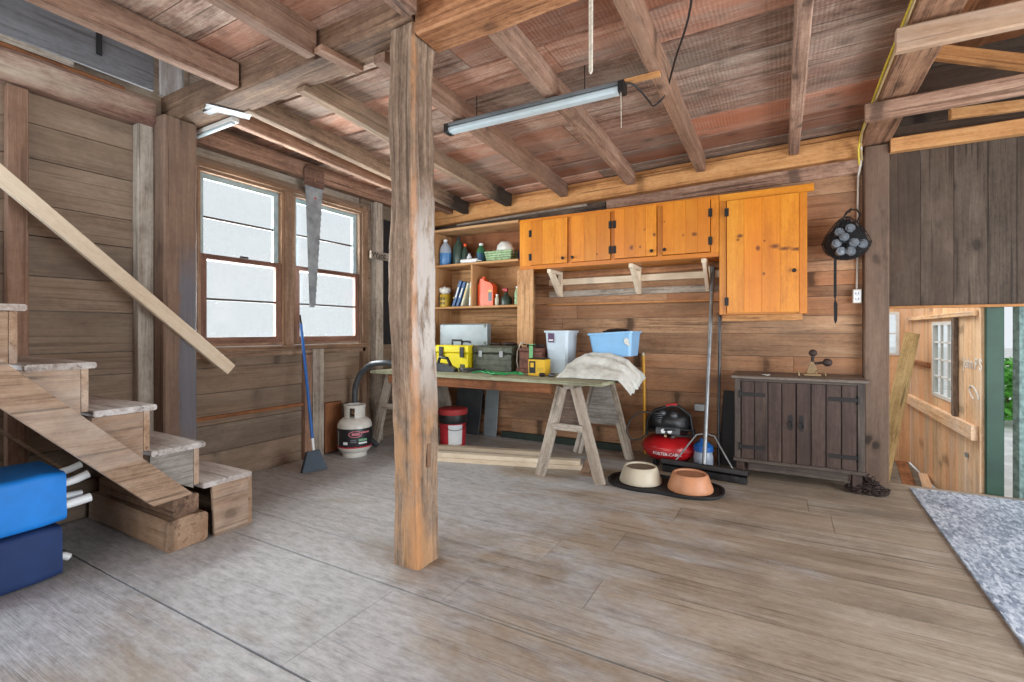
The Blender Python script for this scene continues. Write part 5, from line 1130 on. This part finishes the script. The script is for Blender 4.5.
# chain heap on the floor
m = MB(); rr = random.Random(3)
for k in range(170):
    a = rr.uniform(0, 6.28); d = .125 * math.sqrt(rr.random()); z = .006 + rr.random() * .15 * (1 - d / .15)
    p = Vector((  .560 + d * math.cos(a) * 1.0, 4.385 + d * math.sin(a) * .8, z + .006)); u = Vector((rr.uniform(-1, 1), rr.uniform(-1, 1), rr.uniform(-.35, .35))).normalized(); v = u.cross(Vector((rr.uniform(-1, 1), rr.uniform(-1, 1), 1.5))).normalized()
    m.tube([p + u * .020 * math.cos(x * .785) + v * .012 * math.sin(x * .785) for x in range(8)], .0042, 5, closed=True)
for p in m.v: p.z = max(p.z, .001)
obj('chain', m, P['rustdark'], None, 'heap of rusty chain on the floor by the dark cabinet leg', 'chain')
# hanging net bag
t = thing('net_bag', (.456, 4.60, 1.76), 'black net bag of clear bottles hanging on the back wall', 'bag')
NB = Vector((.456, 4.60, 1.895))
def bagf(q):
    k = .62 + .42 * (1 - max(0, q.z)) if q.z > 0 else 1.0
    return Vector((q.x * k * (1 + .05 * noise.noise(q * 3)), q.y * k, q.z * (1.35 if q.z > 0 else .86)))
m = MB(); m.ball(NB, .158, .085, .155, 20, 14, bagf); o = obj('net', m, P['net'], t)
wf = o.modifiers.new('mesh', 'WIREFRAME'); wf.thickness = .0045; wf.use_replace = True
m = MB(); m.ball(NB, .147, .050, .142, 20, 14, lambda q: bagf(q) * (1 + .03 * noise.noise(q * 5))); m.v = [p + Vector((0, .03, 0)) for p in m.v]; obj('net_back', m, P['net'], t, smooth=60)
for x, z, ang, L in ((-.075, -.02, .5, .09), (-.015, .02, -.3, .11), (.04, -.025, .2, .10), (.105, -.03, -.7, .07), (-.055, .075, .9, .06), (-.05, -.075, 1.2, .08), (.03, -.08, -.9, .08), (.02, .10, .2, .05)):
    m = MB(); M0 = Matrix.Translation(NB + Vector((x, -.03, z))) @ Matrix.Rotation(ang, 4, 'Y') @ Matrix.Rotation(math.radians(74), 4, 'X')
    q = MB(M0); q.lathe([(0, .0), (.030, .002), (.033, .008), (.033, L * .6), (.0, L * .62)], (0, 0, 0), 16); b = obj('bottle', q, P['bottle'], t, smooth=40)
    q = MB(M0); q.lathe([(.017, -.002), (.019, -.008), (.019, .0), (.017, .001)], (0, 0, L * .7), 12); obj('bottle_cap', q, P['bottle'], b, smooth=40)
m = MB(); m.tube([NB + Vector((-.03, -.02, .17)), NB + Vector((.0, .02, .24)), NB + Vector((.03, .06, .275)), NB + Vector((.075, .05, .265)), NB + Vector((.095, .02, .22)), NB + Vector((.07, 0, .16))], .006, 7)
m.tube([NB + Vector((-.10, -.03, .08)), NB + Vector((-.02, -.02, .20)), NB + Vector((.035, .02, .275))], .0055, 7); obj('carry_loop', m, P['black'], t, smooth=60)
m = MB(); m.tube([NB + Vector((.04, .065, .272)), NB + Vector((.04, .185, .277))], .005, 7); obj('hook', m, P['iron'], t)
m = MB(); m.prism([(-.010, 0), (.010, 0), (.010, -.30), (.002, -.335), (.016, -.37), (.014, -.50), (.002, -.53), (-.008, -.50), (-.010, -.37), (-.004, -.335), (-.010, -.30)], (.384, 4.60, 1.785), (1, 0, 0), (0, 0, 1), .003); obj('strap', m, P['net'], t)
# outlet, conduit and yellow cable
t = thing('outlet_box', (.545, 4.76, 1.47), 'ivory outlet box on the back wall by the right post', 'outlet')
m = MB(); m.box(.512, .572, 4.725, 4.775, 1.425, 1.535, 'z', ch=.005); obj('box', m, P['outlet'], t)
m = MB(); m.box(.517, .567, 4.722, 4.7245, 1.435, 1.525, 'z', ch=.0008); pl = obj('cover_plate', m, P['pvc'], t)
for z in (1.458, 1.502):
    m = MB(); m.box(.531, .535, 4.7205, 4.722, z - .008, z + .008, 'z'); m.box(.549, .553, 4.7205, 4.722, z - .008, z + .008, 'z'); m.box(.540, .544, 4.7205, 4.722, z - .016, z - .011, 'z'); obj('socket_slots', m, P['black'], pl)
m = MB(); m.tube([(.542, 4.755, 1.536), (.546, 4.765, 1.65), (.550, 4.768, 2.2), (.552, 4.755, 2.45), (.553, 4.628, 2.52), (.553, 4.60, 2.64)], .0085, 8); obj('wall_cable', m, P['whitecable'], None, 'white cable running up the wall from the outlet', 'cable', smooth=60)
def gb(y): return 2.914 - .105 + (2.780 - 2.914) * (y - FY) / (4.86 - FY)      # underside of the girder
m = MB(); m.tube([(.540, 4.60, 2.50), (.536, 4.60, 2.62)] + [(.540 + .003 * math.sin(y * 3), y, gb(y) + .034 + .008 * math.sin(y * 2.3)) for y in (4.5, 4.0, 3.5, 3.0, 2.4, 1.6, .5, FY + .1)], .0075, 8); obj('yellow_cable', m, P['yellowcable'], None, 'yellow cable along the left edge of the girder', 'cable', 'cables on the girder', smooth=60)
m = MB(); m.tube([(.560, 4.60, 2.53), (.548, 4.60, 2.64)] + [(.541, y, gb(y) + .010 + .003 * math.sin(y * 3.1)) for y in (4.45, 3.9, 3.4, 2.8, 1.5, FY + .1)], .0065, 8); obj('tan_cable', m, P['tancable'], None, 'tan cable beside the yellow one under the girder', 'cable', 'cables on the girder', smooth=60)
# ================================================================== LAMPS AND CORDS ON THE CEILING
t = thing('tube_lamp', (-1.43, 2.76, 2.61), 'long pale tube lamp hanging under the ceiling joists', 'lamp')
a = Vector((-2.065, 2.75, 2.625)); b = Vector((-.79, 2.775, 2.625)); d = (b - a).normalized()
m = MB(); m.board(a + d * .03, b - d * .03, .075, .022, (0, 0, 1), ch=.004); m.v = [p + Vector((0, 0, .022)) for p in m.v]; obj('housing', m, P['lampgrey'], t)
m = MB(); m.board(a + d * .03, b - d * .03, .068, .040, (0, 0, 1), ch=.012); m.v = [p + Vector((0, 0, -.010)) for p in m.v]; obj('diffuser', m, P['lamp'], t)
for e in (a, b - d * .035):
    m = MB(); m.board(e, e + d * .035, .08, .066, (0, 0, 1), ch=.006); obj('end_cap', m, P['black'], t)
m = MB(); m.tube([b + Vector((-.02, -.02, -.033)), b + Vector((-.018, -.02, -.24))], .002, 5); obj('pull_cord', m, P['rope'], t)
q = [b + Vector(v) for v in ((-.02, 0, .02), (.04, .02, .035), (.10, .22, -.03), (.07, .38, .02), (.16, .36, .06), (.28, -.0, .10), (.42, -.30, .135), (.50, -.8, .19))]
pts = []
for i in range(len(q) - 1):
    for k in range(6): pts.append(q[i].lerp(q[i + 1], k / 6))
pts.append(q[-1])
for _ in range(9): pts = [pts[0]] + [(pts[i - 1] + pts[i] * 2 + pts[i + 1]) / 4 for i in range(1, len(pts) - 1)] + [pts[-1]]
m = MB(); m.tube(pts, .006, 7); obj('power_cord', m, P['cable'], t, smooth=60)
for e in (a + d * .25, b - d * .25):
    m = MB(); m.tube([e + Vector((0, 0, .03)), e + Vector((0, 0, .20))], .003, 5); obj('hanger', m, P['iron'], t)
timber('furring_strip', 'orange furring strip across the joists behind the tube lamp', 'board', (-1.26, 2.80, 2.675), (-.60, 2.815, 2.675), .04, .02, W['orange'], ch=.002, rough=.0005, n=4)
m = MB(); m.tube([(-.726, 2.0, 2.90), (-.726, 2.0, 2.335), (-.722, 1.997, 2.325), (-.718, 2.0, 2.335), (-.716, 2.0, 2.90)], .0055, 8); obj('hanging_rope', m, P['rope'], None, 'doubled off-white rope hanging from the ceiling boards', 'rope', smooth=60)
t = thing('strip_light', (-3.62, 2.02, 2.66), 'small white strip light under the beam near the corner post', 'lamp')
m = MB(); m.board((-3.86, 1.99, 2.672), (-3.36, 2.01, 2.695), .055, .03, (0, 0, 1), ch=.004); obj('housing', m, P['white'], t)
m = MB(); m.board((-3.84, 1.985, 2.648), (-3.38, 2.005, 2.671), .03, .016, (0, 0, 1), ch=.005); obj('diffuser', m, P['lamp'], t)
t = thing('mending_plate', (-3.3, 1.95, 2.70), 'galvanized metal plate on the underside of the beam by the strip light', 'plate')
m = MB(); m.board((-3.35, 1.80, 2.703), (-3.25, 2.05, 2.705), .10, .006, (0, 0, 1)); obj('plate', m, P['greysteel'], t)
m = MB(); m.board((-3.45, 1.86, 2.699), (-3.28, 1.865, 2.704), .05, .006, (0, 0, 1)); obj('plate_arm', m, P['greysteel'], t)
timber('wood_cleat', 'short wooden cleat nailed across the beam underside near the centre post', 'cleat', (-2.20, 1.77, 2.74), (-2.17, 2.04, 2.742), .07, .03, W['joist'], ch=.003, rough=.001, n=4)
# ================================================================== RIGHT SIDE
m = MB(); m.prism([(.795, 2.0), (.86, 4.655), (2.85, 4.72), (2.85, 2.0)], (0, 0, .001), (1, 0, 0), (0, 1, 0), .012); obj('floor_mat', m, P['mat'], None, 'mottled blue-grey sheet lying on the floor at right', 'floor sheet')
timber('leaning_plank', 'olive-brown plank leaning in the room beyond the right post', 'plank', (.74, 5.25, -.30), (1.165, 6.2, 1.17), .04, .12, W['olivewood'], (1, 0, 0), ch=.003, rough=.001)
timber('annex_rail', 'long pale rail along the boarded wall below the grille window', 'rail', (1.278, 4.85, .43), (1.278, 6.98, .43), .04, .11, W['tan'], ch=.004, rough=.001)
timber('annex_rail', 'thin pale rail above the grille window on the boarded wall', 'rail', (1.283, 4.85, 1.335), (1.283, 6.98, 1.335), .03, .04, W['tan'], ch=.003, rough=.001)
timber('annex_rail', 'short brown rail left of the grille window', 'rail', (1.283, 6.15, .86), (1.283, 6.95, .86), .03, .05, W['roof'], ch=.003, rough=.001)
timber('window_post', 'dark narrow casing at the right edge of the grille window', 'casing', (1.282, 5.34, .49), (1.282, 5.34, 1.31), .07, .03, W['joist_dark'], (1, 0, 0), ch=.003, rough=.002)
for p0, p1, w_, lab in (((1.02, 5.3, -.285), (1.20, 6.9, -.285), .10, 'brown plank on the low floor beyond the right post'), ((1.12, 5.2, -.258), (1.27, 6.3, -.258), .07, 'pale plank lying on the brown one beyond the right post')):
    timber('floor_plank', lab, 'plank', p0, p1, w_, .026, W['tan'] if w_ < .1 else W['roof'], ch=.003, rough=.001, group='planks beyond the right post')
pnl = thing('chalk_mark', (1.296, 5.05, .85), 'white chalk scrawl on the boarded wall right of the grille window', 'writing')
text('lettering', 'John', .125, frame((1.2955, 5.06, .945), (0, -1, 0), (0, 0, 1)), P['paper'], pnl)
text('initial', 'P', .125, frame((1.2955, 4.885, .945), (0, -1, 0), (0, 0, 1)), P['paper'], pnl)
text('initial', 'S', .125, frame((1.2955, 4.795, .945), (0, -1, 0), (0, 0, 1)), P['paper'], pnl)
m = MB(); m.tube([(1.2955, 4.93 - .10 * math.cos(x * .33), .72 + .055 * math.sin(x * .33 - .6)) for x in range(15)], .005, 5); obj('chalk_curve', m, P['paper'], pnl)
m = MB(); m.box(1.2845, 1.2955, 5.06, 5.10, .20, .235, 'y'); obj('paper_tag', m, P['brightsheet'], None, 'small pale tag stuck on the lower boarded wall', 'tag')
# greenery outside the side door
def shrub(name, c, rx, ry, rz, n, lab, seed):
    rr = random.Random(seed); m = MB()
    t = thing(name, (c[0], c[1], -.36), lab, 'shrub', 'shrubs outside the side door')
    for k in range(n):
        d = Vector((rr.gauss(0, 1), rr.gauss(0, 1), rr.gauss(0, 1))).normalized() * rr.uniform(.55, 1)
        p = Vector((c[0] + d.x * rx, c[1] + d.y * ry, c[2] + d.z * rz)); u = Vector((rr.uniform(-1, 1), rr.uniform(-1, 1), rr.uniform(-.4, .8))).normalized(); v = u.cross(Vector((rr.uniform(-1, 1), rr.uniform(-1, 1), rr.uniform(-1, 1)))).normalized(); s_ = rr.uniform(.05, .10)
        m.add([p - u * s_, p + v * s_ * .45, p + u * s_, p - v * s_ * .45], [(0, 1, 2, 3)], [p] * 4)
    obj('foliage', m, P['leaf'], t)
    m = MB()
    for k in range(5):
        a = k * 1.257; m.tube([(c[0], c[1], -.36), (c[0] + rx * .3 * math.cos(a), c[1] + ry * .3 * math.sin(a), c[2]), (c[0] + rx * .6 * math.cos(a), c[1] + ry * .6 * math.sin(a), c[2] + rz * .5)], .02, 6, .006)
    obj('stem', m, W['beam'], t)
shrub('shrub', (3.42, 11.0, .22), .8, .7, .52, 1300, 'leafy green shrub seen through the gap of the side door', 5)
shrub('shrub', (4.9, 12.2, .5), 1.0, .9, .85, 700, 'larger green shrub further out beyond the side door', 6)
